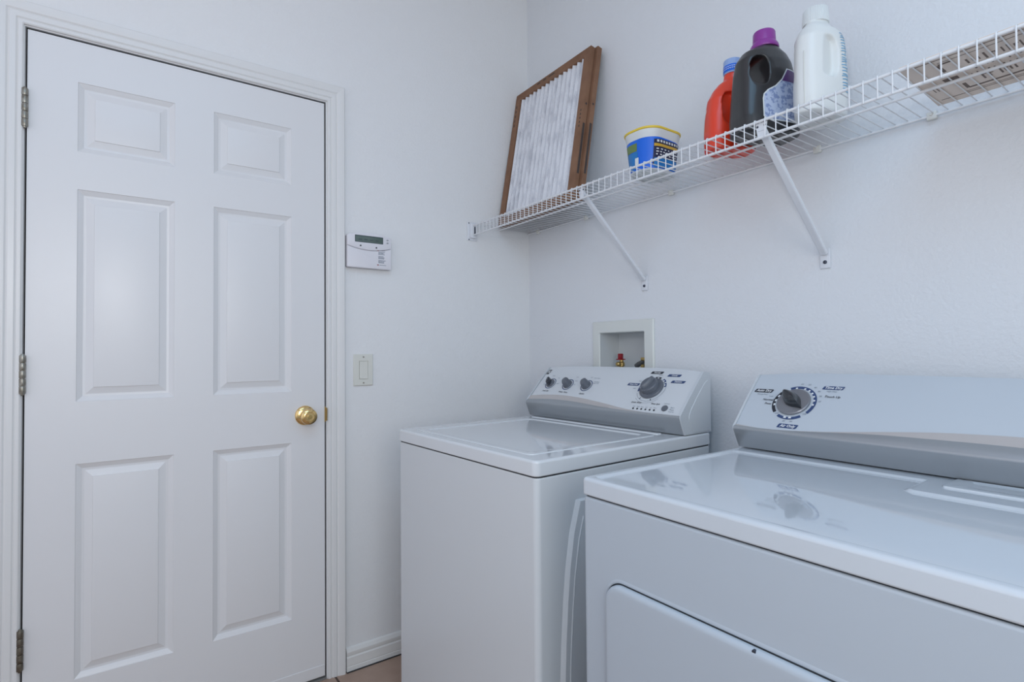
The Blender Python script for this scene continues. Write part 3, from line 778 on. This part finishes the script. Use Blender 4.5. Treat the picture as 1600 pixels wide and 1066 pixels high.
for (a, b, c, d, tgt, s) in ((.0130, .0590, .1165, .1275, blkm, 'Auto Dry'), (.1080, .1535, .0145, .0265, navy, 'Air Only'), (.1740, .2195, .1360, .1465, navy, 'Time Dry')):
    tgt.add(C.pill(a, b, c, d)); add_text(wht, C.face, s, (a+b)/2, (c+d)/2+.0002, .0098, .0009, .25, .0003)
for (s, u, v, sz) in (('Normal', .057, .0940, .0085), ('Press', .061, .0820, .0078), ('Touch Up', .2020, .1145, .0085)):
    add_text(blk, C.face, s, u, v, sz, .0008, .25, .0001)
for (s, u, v, sz) in (('60', .1230, .1490, .0065), ('50', .1405, .1480, .0065), ('40', .1560, .1400, .0065), ('30', .1680, .1285, .0065), ('20', .1755, .1140, .0065), ('10', .1785, .0985, .0065), ('20', .1170, .0340, .0065), ('30', .1335, .0345, .0065),
                      ('Off', .0925, .0545, .0065), ('Off', .1570, .0590, .0065), ('Less', .0610, .1060, .0060), ('Energy Pref', .0360, .1105, .0055), ('High Heat', .1960, .1305, .0055), ('-', .1860, .1145, .0080)):
    add_text(gry, C.face, s, u, v, sz, .0008, .2)
navy.emit('navy_print', M_navy, dr); blkm.emit('black_print', M_blk, dr); grym.emit('grey_scale_line', M_gry, dr); whtm.emit('scale_notch', M_wht, dr)
tag(obj('black_lettering', blk, M_blk, dr, ang=0, fix=False), kind='stuff')
tag(obj('grey_lettering', gry, M_gry, dr, ang=0, fix=False), kind='stuff'); tag(obj('white_lettering', wht, M_wht, dr, ang=0, fix=False), kind='stuff')
k = obj('timer_dial', lathe([(0, 0), (.0375, 0), (.0385, .0015), (.0385, .0045), (.0365, .0062), (.024, .0070), (0, .0080)], 56, C.mtx(cu, cv, .0006)), M_skirt, dr)
mt = C.mtx(cu, cv, .0078, radians(-38))      # local +x towards the pointer tip
if (mt.to_3x3() @ Vector((1, 0, 0))).y > 0: mt = C.mtx(cu, cv, .0078, radians(180-38))
bm = bmesh.new(); loops = []
def tear(w, l0, l1):
    pts = []
    for q in range(28):
        a = 2*pi*q/28; x = cos(a); y = sin(a)
        if x >= 0: px_ = l1*x; py_ = w*y*(1-x**2*.25)*(1-.65*x**1.5)
        else: px_ = l0*x; py_ = w*y
        pts.append((px_, py_))
    return pts
for (t, w, l0, l1) in ((0, .0175, .031, .034), (.4, .0155, .0300, .032), (.75, .0115, .0280, .029), (.93, .0070, .0250, .025), (1, .0035, .0210, .021)): loops.append((tear(w, l0, l1), .023*t))
stack(bm, loops, lambda x, y, h: mt @ Vector((x, y, h)), True)
obj('dial_grip', bm, M_kblack, k, ang=50)

# ------------------------------------------------------------------ wire shelf
ZS = 1.6689; XF = -.3025; YE = -2.32
sh = tag(empty('wire_shelf', (0, 0, ZS)), 'long white ventilated wire shelf running along the wall above the machines', 'shelf')
def sp(x, y, z): return (x, y, z-ZS)
obj('front_rail', tube([sp(XF, -.004, ZS), sp(XF, YE, ZS)], .0032, 10), M_wire, sh)
obj('lip_rail', tube([sp(XF, -.004, ZS-.039), sp(XF, YE, ZS-.039)], .0032, 10), M_wire, sh)
obj('support_rod', tube([sp(-.165, -.004, ZS-.001), sp(-.165, YE, ZS-.001)], .0030, 10), M_wire, sh)
obj('back_rail', tube([sp(-.008, -.004, ZS-.001), sp(-.008, YE, ZS-.001)], .0030, 10), M_wire, sh)
RW = .0014
bm = tube([(-.004, 0, .0042), (-.15, 0, .0042), (-.3035, 0, .0044), (-.3062, 0, .0034), (-.3071, 0, .0006), (-.3071, 0, -.042)], RW, 6)
o = obj('deck_wire', bm, M_wire, sh, ang=60); wm = o.data
k = 0; first = True
while True:
    y = -.0193-.0255*k
    if y < YE: break
    if k: o = link(bpy.data.objects.new('deck_wire', wm), sh)
    o.location = (0, y, 0); k += 1
# end bracket on the door wall
eb = obj('end_bracket', box(-.3270, -.2790, -.0045, -.0005, 1.6075-ZS, 1.6850-ZS, bev=.0015), M_brack, sh)
bm = bmesh.new(); add_box(bm, -.316, -.2905, -.017, -.0045, 1.617-ZS, 1.6775-ZS, bev=.003)
obj('bracket_cup', bm, M_brack, eb)
obj('slot', box(-.3005, -.2945, -.0178, -.0165, 1.630-ZS, 1.664-ZS), M_screw, eb, ang=0)
for z in (1.6805, 1.6115): obj('screw', lathe([(0, 0), (.0028, 0), (.0022, .0015), (0, .002)], 12, Matrix.Translation((-.319, -.0045, z-ZS)) @ Matrix.Rotation(pi/2, 4, 'X')), M_screw, eb)
# wall clips
for y in (-.075, -.383, -.700, -.792-.002, -1.005, -1.268, -1.520, -1.83):
    if y in (-.700, -1.005): continue
    c = obj('wall_clip', box(-.0115, -.0005, y-.010, y+.010, -.010, .009, bev=.003), M_clip, sh)
    obj('clip_pin', lathe([(0, 0), (.0035, 0), (.003, .002), (0, .0025)], 12, Matrix.Translation((-.0115, y, .002)) @ Matrix.Rotation(-pi/2, 4, 'Y')), M_clip, c)
# diagonal struts
for y in (-.672, -1.281, -1.890):
    st = obj('strut', tube([sp(-.291, y, 1.651), sp(-.0060, y, 1.397)], .001, 4), M_brack, sh)
    bm = bmesh.new(); A_ = Vector(sp(-.294, y, 1.655)); B_ = Vector(sp(-.0055, y, 1.393)); d = (B_-A_).normalized(); nrm = Vector((d.z, 0, -d.x)); 
    if nrm.z > 0: nrm = -nrm
    prof = [(-.0085, 0), (-.0085, .0085), (-.0065, .0095), (.0065, .0095), (.0085, .0085), (.0085, 0), (.0065, .0), (.0065, .007), (-.0065, .007), (-.0065, 0)]
    ra = [bm.verts.new(A_+Vector((0, w, 0))+nrm*h) for w, h in prof]; rb = [bm.verts.new(B_+Vector((0, w, 0))+nrm*h) for w, h in prof]
    for i in range(len(prof)): bm.faces.new((ra[i], ra[(i+1) % 10], rb[(i+1) % 10], rb[i]))
    bm.faces.new(ra[::-1]); bm.faces.new(rb)
    bmesh.ops.recalc_face_normals(bm, faces=bm.faces); st.data.clear_geometry(); bm.to_mesh(st.data); bm.free()
    obj('foot_plate', box(-.0048, -.0005, y-.013, y+.013, 1.352-ZS, 1.404-ZS, bev=.0016), M_brack, st)
    obj('foot_screw', lathe([(0, 0), (.0050, 0), (.0046, .0022), (.0022, .003), (.0020, .0012), (0, .0012)], 16, Matrix.Translation(sp(-.0048, y, 1.3680)) @ Matrix.Rotation(-pi/2, 4, 'Y')), M_screw, st)
    hk = bmesh.new()
    stack(hk, [([(y-.014, 1.666), (y+.014, 1.666), (y+.0085, 1.6295), (y-.0085, 1.6295)][::-1], 0), ([(y-.014, 1.666), (y+.014, 1.666), (y+.0085, 1.6295), (y-.0085, 1.6295)][::-1], .002)], lambda a, b, h: sp(-.2990+h, a, b), True)
    hook = obj('hook_plate', hk, M_brack, st, ang=0)
    for w in (-.009, .009): obj('hook_slot', lathe([(0, 0), (.0026, 0), (.0026, .0008), (0, .001)], 10, Matrix.Translation(sp(-.2990, y+w, 1.6585)) @ Matrix.Rotation(-pi/2, 4, 'Y')), M_screw, st)

ZD = ZS+.0042+RW+.0008     # top of the deck wires

# ------------------------------------------------------------------ pleated air filters leaning in the corner
def air_filter(base, tilt, rack, label, wid=.475, hgt=.615, th=.021, pleats=15):
    """local x = along width (towards -y world), local z up, local y = thickness away from the viewer"""
    r = tag(empty('air_filter', base), label, 'air filter', 'air filters leaning in the corner')
    r.rotation_euler = (0, 0, 0)
    X = Vector((0, -1, 0)); Zv = Vector((sin(tilt), 0, cos(tilt))); Yv = Vector((cos(tilt), 0, -sin(tilt)))
    m = Matrix((X, Yv, Zv)).transposed() @ Matrix.Rotation(rack, 3, 'Y')
    r.rotation_mode = 'QUATERNION'; r.rotation_quaternion = m.to_quaternion()
    # frame
    bm = bmesh.new(); O_ = [(0, 0), (wid, 0), (wid, hgt), (0, hgt)]; bw = .034; I_ = offset_poly(O_, bw)
    F = lambda x, z, h: (x, h, z)
    a = [bm.verts.new(F(x, z, 0)) for x, z in O_]; b = [bm.verts.new(F(x, z, 0)) for x, z in I_]
    c = [bm.verts.new(F(x, z, th)) for x, z in O_]; d = [bm.verts.new(F(x, z, th)) for x, z in I_]
    e = [bm.verts.new(F(x, z, .0012)) for x, z in I_]
    for k in range(4):
        j = (k+1) % 4
        bm.faces.new((a[k], a[j], b[j], b[k])); bm.faces.new((c[k], d[k], d[j], c[j])); bm.faces.new((a[k], c[k], c[j], a[j])); bm.faces.new((b[k], b[j], d[j], d[k]))
    bm.verts.ensure_lookup_table()
    for v in e: bm.verts.remove(v)
    obj('cardboard_frame', bm, M_card, r, ang=0)
    # pleated media
    bm = bmesh.new(); n = pleats*4; A = []; B = []
    for k in range(n+1):
        x = bw*.9+(wid-bw*1.8)*k/n; dep = .008-.0048*cos(2*pi*k/4) if False else .0085+.0070*cos(2*pi*k/4)
        A.append(bm.verts.new((x, dep, bw*.9))); B.append(bm.verts.new((x, dep, hgt-bw*.9)))
    for k in range(n): bm.faces.new((A[k], A[k+1], B[k+1], B[k]))
    obj('pleated_media', bm, M_media, r, ang=70)
    # scalloped lower edge of the frame over the pleats, and dark hand slots in the side edge
    sl = bmesh.new()
    for (z0_, z1_) in ((.10, .30),):
        add_box(sl, wid-.0005, wid+.0006, .0055, .0150, z0_, z1_)
    obj('edge_slot', sl, M_print, r, ang=0)
    sl = bmesh.new(); lathe([(0, 0), (.0042, 0), (.0042, .0012), (0, .0012)], 12, Matrix.Translation((wid-.0004, .0100, hgt*.615)) @ Matrix.Rotation(pi/2, 4, 'Y'), sl)
    obj('edge_hole', sl, M_print, r, ang=0)
    return r
fa = air_filter((-.182, -.020, ZD+.0050), math.atan2(.118, .60), radians(-1.6), 'front pleated air filter with brown cardboard frame leaning on shelf')
bm = bmesh.new()
for k, (a, b, s) in enumerate(((.15, .006, .0055), (.19, .006, .0055), (.225, .004, .005), (.245, .008, .005))):
    add_box(bm, a, a+.018, -.0004, .0002, .615-.014, .615-.014+s)
for k in range(5): add_box(bm, .459, .4635, -.0004, .0002, .285+k*.016, .285+k*.016+.008)
for k in range(5): add_box(bm, .010, .015, -.0004, .0002, .46+k*.022, .46+k*.022+.012)
tag(obj('frame_print', bm, M_print, fa, ang=0), kind='stuff')
fb = air_filter((-.158, -.032, ZD+.0050), math.atan2(.118, .60), radians(-1.6), 'rear cardboard-framed air filter, standing between the front one and the wall')

# ------------------------------------------------------------------ tub of laundry pods
tb = tag(empty('pod_tub', (-.168, -.853, ZD)), 'blue-labelled white tub with yellow rim standing on the wire shelf', 'tub')
def sq(lx, ly, r, n=8): return rrect(-lx/2, lx/2, -ly/2, ly/2, r, n)
H = .131
def tsec(z, ex=0):
    t = z/H; return sq(.142+.020*t+2*ex, .104+.022*t+2*ex, .048+ex, 9)
bm = bmesh.new(); stack(bm, [(sq(.130, .092, .042, 9), 0), (tsec(.004), .004), (tsec(.05), .05), (tsec(.108), .108), (tsec(.108, .002), .111), (tsec(.122, .002), .122)], XY, True)
obj('tub_body', bm, M_whitecap, tb, ang=40)
bm = bmesh.new(); stack(bm, [(tsec(.122, .0025), .122), (tsec(.126, .0045), .1235), (tsec(.13, .0045), .1275), (tsec(.13, .002), .1295), (tsec(.13, -.01), .130)], XY, True)
obj('rim_lid', bm, M_yel, tb, ang=40)
# label wrapped around: a strip of the outline between two perimeter positions
def perim(z, ex, a0, a1, n):
    P = tsec(z, ex); L = [0]
    for i in range(len(P)): L.append(L[-1]+math.dist(P[i], P[(i+1) % len(P)]))
    tot = L[-1]; out = []
    for k in range(n+1):
        s = ((a0+(a1-a0)*k/n) % 1)*tot
        for i in range(len(P)):
            if L[i] <= s <= L[i+1]+1e-9:
                t = (s-L[i])/max(1e-9, L[i+1]-L[i]); p, q = P[i], P[(i+1) % len(P)]; out.append((p[0]+(q[0]-p[0])*t, p[1]+(q[1]-p[1])*t)); break
    return out
def wrap(name, m, a0, a1, z0, z1, ex=.0008, parent=tb, n=30, arch=0):
    bm = bmesh.new(); rows = []
    for j in range(7):
        row = []
        for k in range(n+1):
            t = k/n; zz = z0+(z1-z0)*j/6; zz = zz-(arch*(abs(2*t-1)**3))*(j/6)
            p = perim(zz, ex, a0+(a1-a0)*t, a0+(a1-a0)*t+1e-7, 1)[0]; row.append(bm.verts.new((p[0], p[1], zz)))
        rows.append(row)
    for a, b in zip(rows, rows[1:]):
        for k in range(n): bm.faces.new((a[k], a[k+1], b[k+1], b[k]))
    return obj(name, bm, m, parent, ang=60, fix=False)
# perimeter starts at the (-x,-y) corner; fractions: corner arc 0..~.13, then -y side, ...; -x side lies just before 0 (i.e. ~1)
lb = wrap('label', M_blue, .80, 1.355, .008, .098, .0006, n=60, arch=.006)
wrap('label_panel', M_blued, 1.105, 1.345, .016, .093, .0011, lb, arch=.002)
wrap('label_panel', M_cyan, .86, .997, .012, .062, .0011, lb)
wrap('label_panel', M_olive, .86, .990, .064, .088, .0011, lb)
wrap('label_panel', M_cyan, 1.115, 1.34, .010, .038, .0015, lb)
wrap('gold_line', M_gold, 1.108, 1.335, .071, .079, .0017, lb)
wrap('label_tag', M_whitecap, .975, 1.005, .020, .044, .0017, lb)
bmw = bmesh.new()
for j, (zc, n_) in enumerate(((.0865, 8), (.0640, 6), (.0560, 7), (.0480, 7))):
    for k in range(n_):
        a0 = 1.125+.205*k/n_; w = .016 if j == 0 else random.uniform(.012, .02)
        hh = .0035 if j == 0 else .0018
        P0 = perim(zc, .0018, a0, a0+w, 3); vs = [bmw.verts.new((p[0], p[1], zc-hh)) for p in P0]; vt_ = [bmw.verts.new((p[0], p[1], zc+hh)) for p in P0]
        for i in range(3): bmw.faces.new((vs[i], vs[i+1], vt_[i+1], vt_[i]))
tag(obj('label_print', bmw, M_whitecap, lb, ang=0), kind='stuff')

# ------------------------------------------------------------------ detergent bottles
def sup(lx, ly, cx, n=48, e=3.2):
    out = []
    for k in range(n):
        a = 2*pi*k/n; c, s = cos(a), sin(a)
        out.append((cx+lx*math.copysign(abs(c)**(2/e), c), ly*math.copysign(abs(s)**(2/e), s)))
    return out
def loft_body(secs, taper=1.0):
    """taper: how much narrower the handle end (-x) is"""
    bm = bmesh.new()
    stack(bm, [([(x, y*(1-(1-taper)*min(1, max(0, .25-x/.075)/1.25))) for x, y in sup(lx, ly, cx, 48, e)], z) for (z, lx, ly, cx, e) in secs], XY, True); return bm
def finish_body(bm, cutters, voxel, m, parent, name='bottle_body', smooth=6):
    bmesh.ops.recalc_face_normals(bm, faces=bm.faces)
    me = bpy.data.meshes.new('tmp'); bm.to_mesh(me); bm.free(); o = bpy.data.objects.new('tmp', me); COL.objects.link(o); cs = []
    for cb in cutters:
        bmesh.ops.recalc_face_normals(cb, faces=cb.faces)
        cm = bpy.data.meshes.new('cut'); cb.to_mesh(cm); cb.free(); co = bpy.data.objects.new('cut', cm); COL.objects.link(co); cs.append(co)
        md = o.modifiers.new('b', 'BOOLEAN'); md.operation = 'DIFFERENCE'; md.object = co; md.solver = 'EXACT'
    md = o.modifiers.new('r', 'REMESH'); md.mode = 'VOXEL'; md.voxel_size = voxel; md.use_smooth_shade = True
    md = o.modifiers.new('s', 'SMOOTH'); md.iterations = smooth; md.factor = .5
    me2 = bake(o, name); bpy.data.objects.remove(o)
    for c in cs: bpy.data.objects.remove(c)
    me2.materials.clear()
    return obj(name, me2, m, parent, ang=0) if False else _lk(name, me2, m, parent)
def _lk(name, me, m, parent):
    me.materials.append(m); me.polygons.foreach_set('use_smooth', [True]*len(me.polygons)); return link(bpy.data.objects.new(name, me), parent)
def ellipsoid(c, r, n=24):
    bm = bmesh.new(); bmesh.ops.create_uvsphere(bm, u_segments=n, v_segments=n//2, radius=1)
    for v in bm.verts: v.co = Vector((c[0]+v.co.x*r[0], c[1]+v.co.y*r[1], c[2]+v.co.z*r[2]))
    return bm
def pocket(cx, cz, rx, rz, y0, y1):
    b2 = bmesh.new(); pts = sup(rx, rz, 0, 32, 2.8); f = lambda x, z, h: (cx+x, h, cz+z); stack(b2, [(pts, y0), (pts, y1)], f, True); return b2
def tunnel(cx, cz, rx, rz, hy=.2, lean=0, e=2.6, n=32):
    bm = bmesh.new(); pts = sup(rx, rz, 0, n, e)
    f = lambda x, z, h: (cx+x+lean*z, h, cz+z)
    stack(bm, [(pts, -hy), (pts, hy)], f, True); return bm
def decal(body, name, m, poly, side, parent, off=.0009, n=26):
    """project a closed (x,z) polygon on the body's -y (side=-1) surface, with some thickness offset"""
    bm0 = bmesh.new(); bm0.from_mesh(body.data); tree = BVHTree.FromBMesh(bm0); bm0.free()
    bm = bmesh.new(); vs = [bm.verts.new((x, 0, z)) for x, z in poly]; bm.faces.new(vs)
    xs = [p[0] for p in poly]; zs2 = [p[1] for p in poly]
    for k in range(1, n):
        for ax, (lo, hi) in ((0, (min(xs), max(xs))), (2, (min(zs2), max(zs2)))):
            co = [0, 0, 0]; no = [0, 0, 0]; co[ax] = lo+(hi-lo)*k/n; no[ax] = 1
            bmesh.ops.bisect_plane(bm, geom=bm.verts[:]+bm.edges[:]+bm.faces[:], plane_co=co, plane_no=no)
    bad = []
    for v in bm.verts:
        h = tree.ray_cast(Vector((v.co.x, side*.5, v.co.z)), Vector((0, -side, 0)))
        if h[0] is None: bad.append(v)
        else: v.co = h[0]+Vector((0, side*off, 0))
    if bad: bmesh.ops.delete(bm, geom=bad, context='VERTS')
    return obj(name, bm, m, parent, ang=60, fix=False)
def cap(parent, prof, m, cx=0, ribs=0, n=40, name='cap'):
    return obj(name, lathe(prof, n, Matrix.Translation((cx, 0, 0)), ribs=ribs), m, parent, ang=25)

# local frames: -x end (handle) faces the room, origin at base centre
# orange
bo = tag(empty('detergent_bottle', (-.152, -1.106, ZD), radians(-28)), 'small orange detergent bottle with pale blue cap, left of the black bottle', 'bottle', 'laundry bottles on the wire shelf')
secs = [(0, .056, .034, 0, 3.4), (.004, .065, .040, 0, 3.4), (.05, .067, .041, 0, 3.2), (.10, .065, .040, 0, 3), (.145, .060, .037, .002, 2.6), (.170, .051, .030, .006, 2.4), (.188, .040, .026, .010, 2.2), (.200, .026, .0245, .012, 2), (.220, .0225, .0225, .012, 2)]
body = finish_body(loft_body(secs), [pocket(-.014, .112, .024, .046, -.2, -.016), pocket(-.014, .112, .024, .046, .016, .2)], .0026, M_orange, bo)
cap(bo, [(0, .218), (.0235, .218), (.0242, .221), (.0238, .254), (.0225, .257), (0, .257)], M_bluecap, .012, .02, 64)
b_ = obj('cap_band', lathe([(.0245, .222), (.0248, .223), (.0246, .239), (.0243, .240)], 48, Matrix.Translation((.012, 0, 0))), M_blue, bo)
bm = bmesh.new()
for k in range(14):
    a = radians(150+k*12); 
    for dz in (.228, .2335):
        p = [(.012+.0252*cos(a+q), .0252*sin(a+q)) for q in (0, .12)]
        v4 = [bm.verts.new((p[0][0], p[0][1], dz)), bm.verts.new((p[1][0], p[1][1], dz)), bm.verts.new((p[1][0], p[1][1], dz+.002)), bm.verts.new((p[0][0], p[0][1], dz+.002))]; bm.faces.new(v4)
tag(obj('cap_print', bm, M_whitecap, bo, ang=0), kind='stuff')
st = decal(body, 'side_stripe', M_clip, [(-.066, .03), (-.063, .03), (-.061, .12), (-.064, .125)], 1, bo)
# black
bb = tag(empty('detergent_bottle', (-.171, -1.216, ZD), radians(-20)), 'charcoal black detergent bottle with purple cap and see-through handle', 'bottle', 'laundry bottles on the wire shelf')
secs = [(0, .074, .043, 0, 3.6), (.005, .084, .050, 0, 3.6), (.04, .086, .052, 0, 3.4), (.09, .083, .050, 0, 3.2), (.13, .080, .048, 0, 3.0), (.16, .078, .046, 0, 2.8), (.192, .073, .042, 0, 2.6), (.214, .060, .036, .002, 2.4), (.225, .042, .032, .004, 2.2), (.232, .032, .030, .004, 2)]
bodyb = finish_body(loft_body(secs), [tunnel(-.042, .156, .023, .038, lean=.05)], .0026, M_black, bb, smooth=8)
cap(bb, [(0, .230), (.0335, .230), (.0345, .233), (.0335, .239), (.0290, .246), (.0275, .248), (.0265, .272), (.0250, .275), (0, .275)], M_purple, .004)
lab = [(-.038, .028), (.074, .026), (.074, .165), (.030, .165), (.012, .135), (-.008, .116), (-.030, .104), (-.042, .092), (-.045, .080), (-.045, .036)]
lw = decal(bodyb, 'label_border', M_whitecap, lab, -1, bb, .0009)
lo_ = offset_poly(lab, .003)
decal(bodyb, 'label', M_label, lo_, -1, lw, .0014)
decal(bodyb, 'label_top', M_purpled, [(.012, .130), (.071, .130), (.071, .160), (.032, .162)], -1, lw, .0018, 10)
# white
bw_ = tag(empty('detergent_bottle', (-.178, -1.350, ZD), radians(5)), 'tall milky white jug with ribbed white cap and light blue lettering', 'bottle', 'laundry bottles on the wire shelf')
bw_.scale = (1, 1, .955)
secs = [(0, .073, .040, 0, 3.2), (.005, .083, .048, 0, 3.2), (.04, .086, .0515, 0, 3), (.10, .085, .0515, 0, 2.9), (.16, .082, .0505, 0, 2.8), (.19, .076, .0485, 0, 2.6), (.210, .060, .0430, 0, 2.4), (.222, .042, .0345, 0, 2.2), (.231, .030, .0280, 0, 2), (.246, .0265, .0265, 0, 2)]
secs = [(z, lx*.84 if z < .215 else lx, ly*1.08 if z < .215 else ly, cx, e) for z, lx, ly, cx, e in secs]
bodyw = finish_body(loft_body(secs, .55), [pocket(-.032, .136, .030, .050, -.2, -.032), pocket(-.024, .136, .034, .052, .030, .2)], .0026, M_white, bw_, smooth=7)
cap(bw_, [(0, .236), (.0280, .236), (.0285, .238), (.0268, .271), (.0258, .273), (0, .2735)], M_whitecap, 0, .03, 96)
bm = bmesh.new(); add_tube(bm, [(-.0716, 0, .02), (-.0722, 0, .06), (-.0716, 0, .11), (-.0702, 0, .148)], .0013, 6); obj('mould_seam', bm, M_clip, bw_)
# lettering running up the broad side
rnd = random.Random(5)
zz = .055
grpm = [M_sky, M_sky, M_navy]
bmt = bmesh.new(); bm0 = bmesh.new(); bm0.from_mesh(bodyw.data); tree = BVHTree.FromBMesh(bm0); bm0.free()
def stroke(xa, za, xb, zb, w):
    d = Vector((xb-xa, zb-za)).normalized(); nn = Vector((-d.y, d.x))*w/2; prev = None
    for k in range(7):
        t = k/6; x = xa+(xb-xa)*t; z = za+(zb-za)*t; pr = []
        for sg in (1, -1):
            h = tree.ray_cast(Vector((x+nn.x*sg, -.5, z+nn.y*sg)), Vector((0, 1, 0)))
            if h[0] is None: return
            pr.append(bmt.verts.new(h[0]+h[1].normalized()*.0009))
        if prev: bmt.faces.new((prev[0], prev[1], pr[1], pr[0]))
        prev = pr
while zz < .205:
    big = zz < .115
    xa = .004+rnd.uniform(0, .003); xb = (.042 if big else .032)+rnd.uniform(-.006, .004)
    stroke(xa, zz, xb, zz+rnd.uniform(.002, .007), .0026 if big else .0022); 
    if rnd.random() < .5: stroke(xb-.006, zz+.001, xb-.004, zz+.010, .0022)
    zz += rnd.uniform(.0052, .0085)
tag(obj('blue_lettering', bmt, M_sky, bw_, ang=0, fix=False), kind='stuff')

# ------------------------------------------------------------------ flattened carton lying on the shelf
cb = tag(empty('flattened_carton', (-.16, -1.8, ZD)), 'flat grey-brown printed cardboard carton lying on the right end of the shelf', 'carton')
CF = lambda x, y, h: (x+.16, y+1.8, h)
obj('carton_board', prism([(-.286, -2.17), (-.037, -2.17), (-.037, -1.541), (-.286, -1.553)], 0, .006, CF), M_cardg, cb, ang=0)
ink = bmesh.new()
def ib(x0, x1, y0, y1): merge(ink, prism([(x0, y0), (x1, y0), (x1, y1), (x0, y1)], -.00035, -.0001, CF))
ib(-.2745, -.2725, -2.10, -1.575); ib(-.258, -.2565, -2.10, -1.605); ib(-.067, -.065, -2.12, -1.556); ib(-.0745, -.0730, -2.12, -1.60)
# rounded bracket outlines
for (cx, r, a0, a1, w) in ((-.225, .024, 90, 190, .006), (-.112, .028, 170, 270, .006)):
    pass
ib(-.246, -.208, -1.606, -1.600); ib(-.252, -.246, -1.625, -1.604)
ib(-.122, -.090, -1.612, -1.606); ib(-.094, -.088, -1.70, -1.610)
ib(-.172, -.156, -1.612, -1.588)
rnd = random.Random(11)
for (xc, ya, yb, hmin, hmax, den) in ((-.222, -1.64, -1.82, .012, .030, .75), (-.186, -1.635, -2.05, .010, .024, .8), (-.150, -1.63, -2.05, .012, .022, .8), (-.125, -1.64, -1.95, .012, .026, .85), (-.10, -1.66, -1.85, .008, .014, .5)):
    y = ya
    while y > yb:
        if rnd.random() < den:
            h = rnd.uniform(hmin, hmax); w = rnd.uniform(.0018, .0032); ib(xc-h/2, xc+h/2, y-w, y)
            if rnd.random() < .3: ib(xc-h/2, xc-h/2+.003, y-w-.005, y-w)
        y -= rnd.uniform(.006, .010)
for k in range(3): ib(-.145, -.118, -1.563-.006*k, -1.5615-.006*k)
tag(obj('carton_print', ink, M_ink, cb, ang=0), kind='stuff')
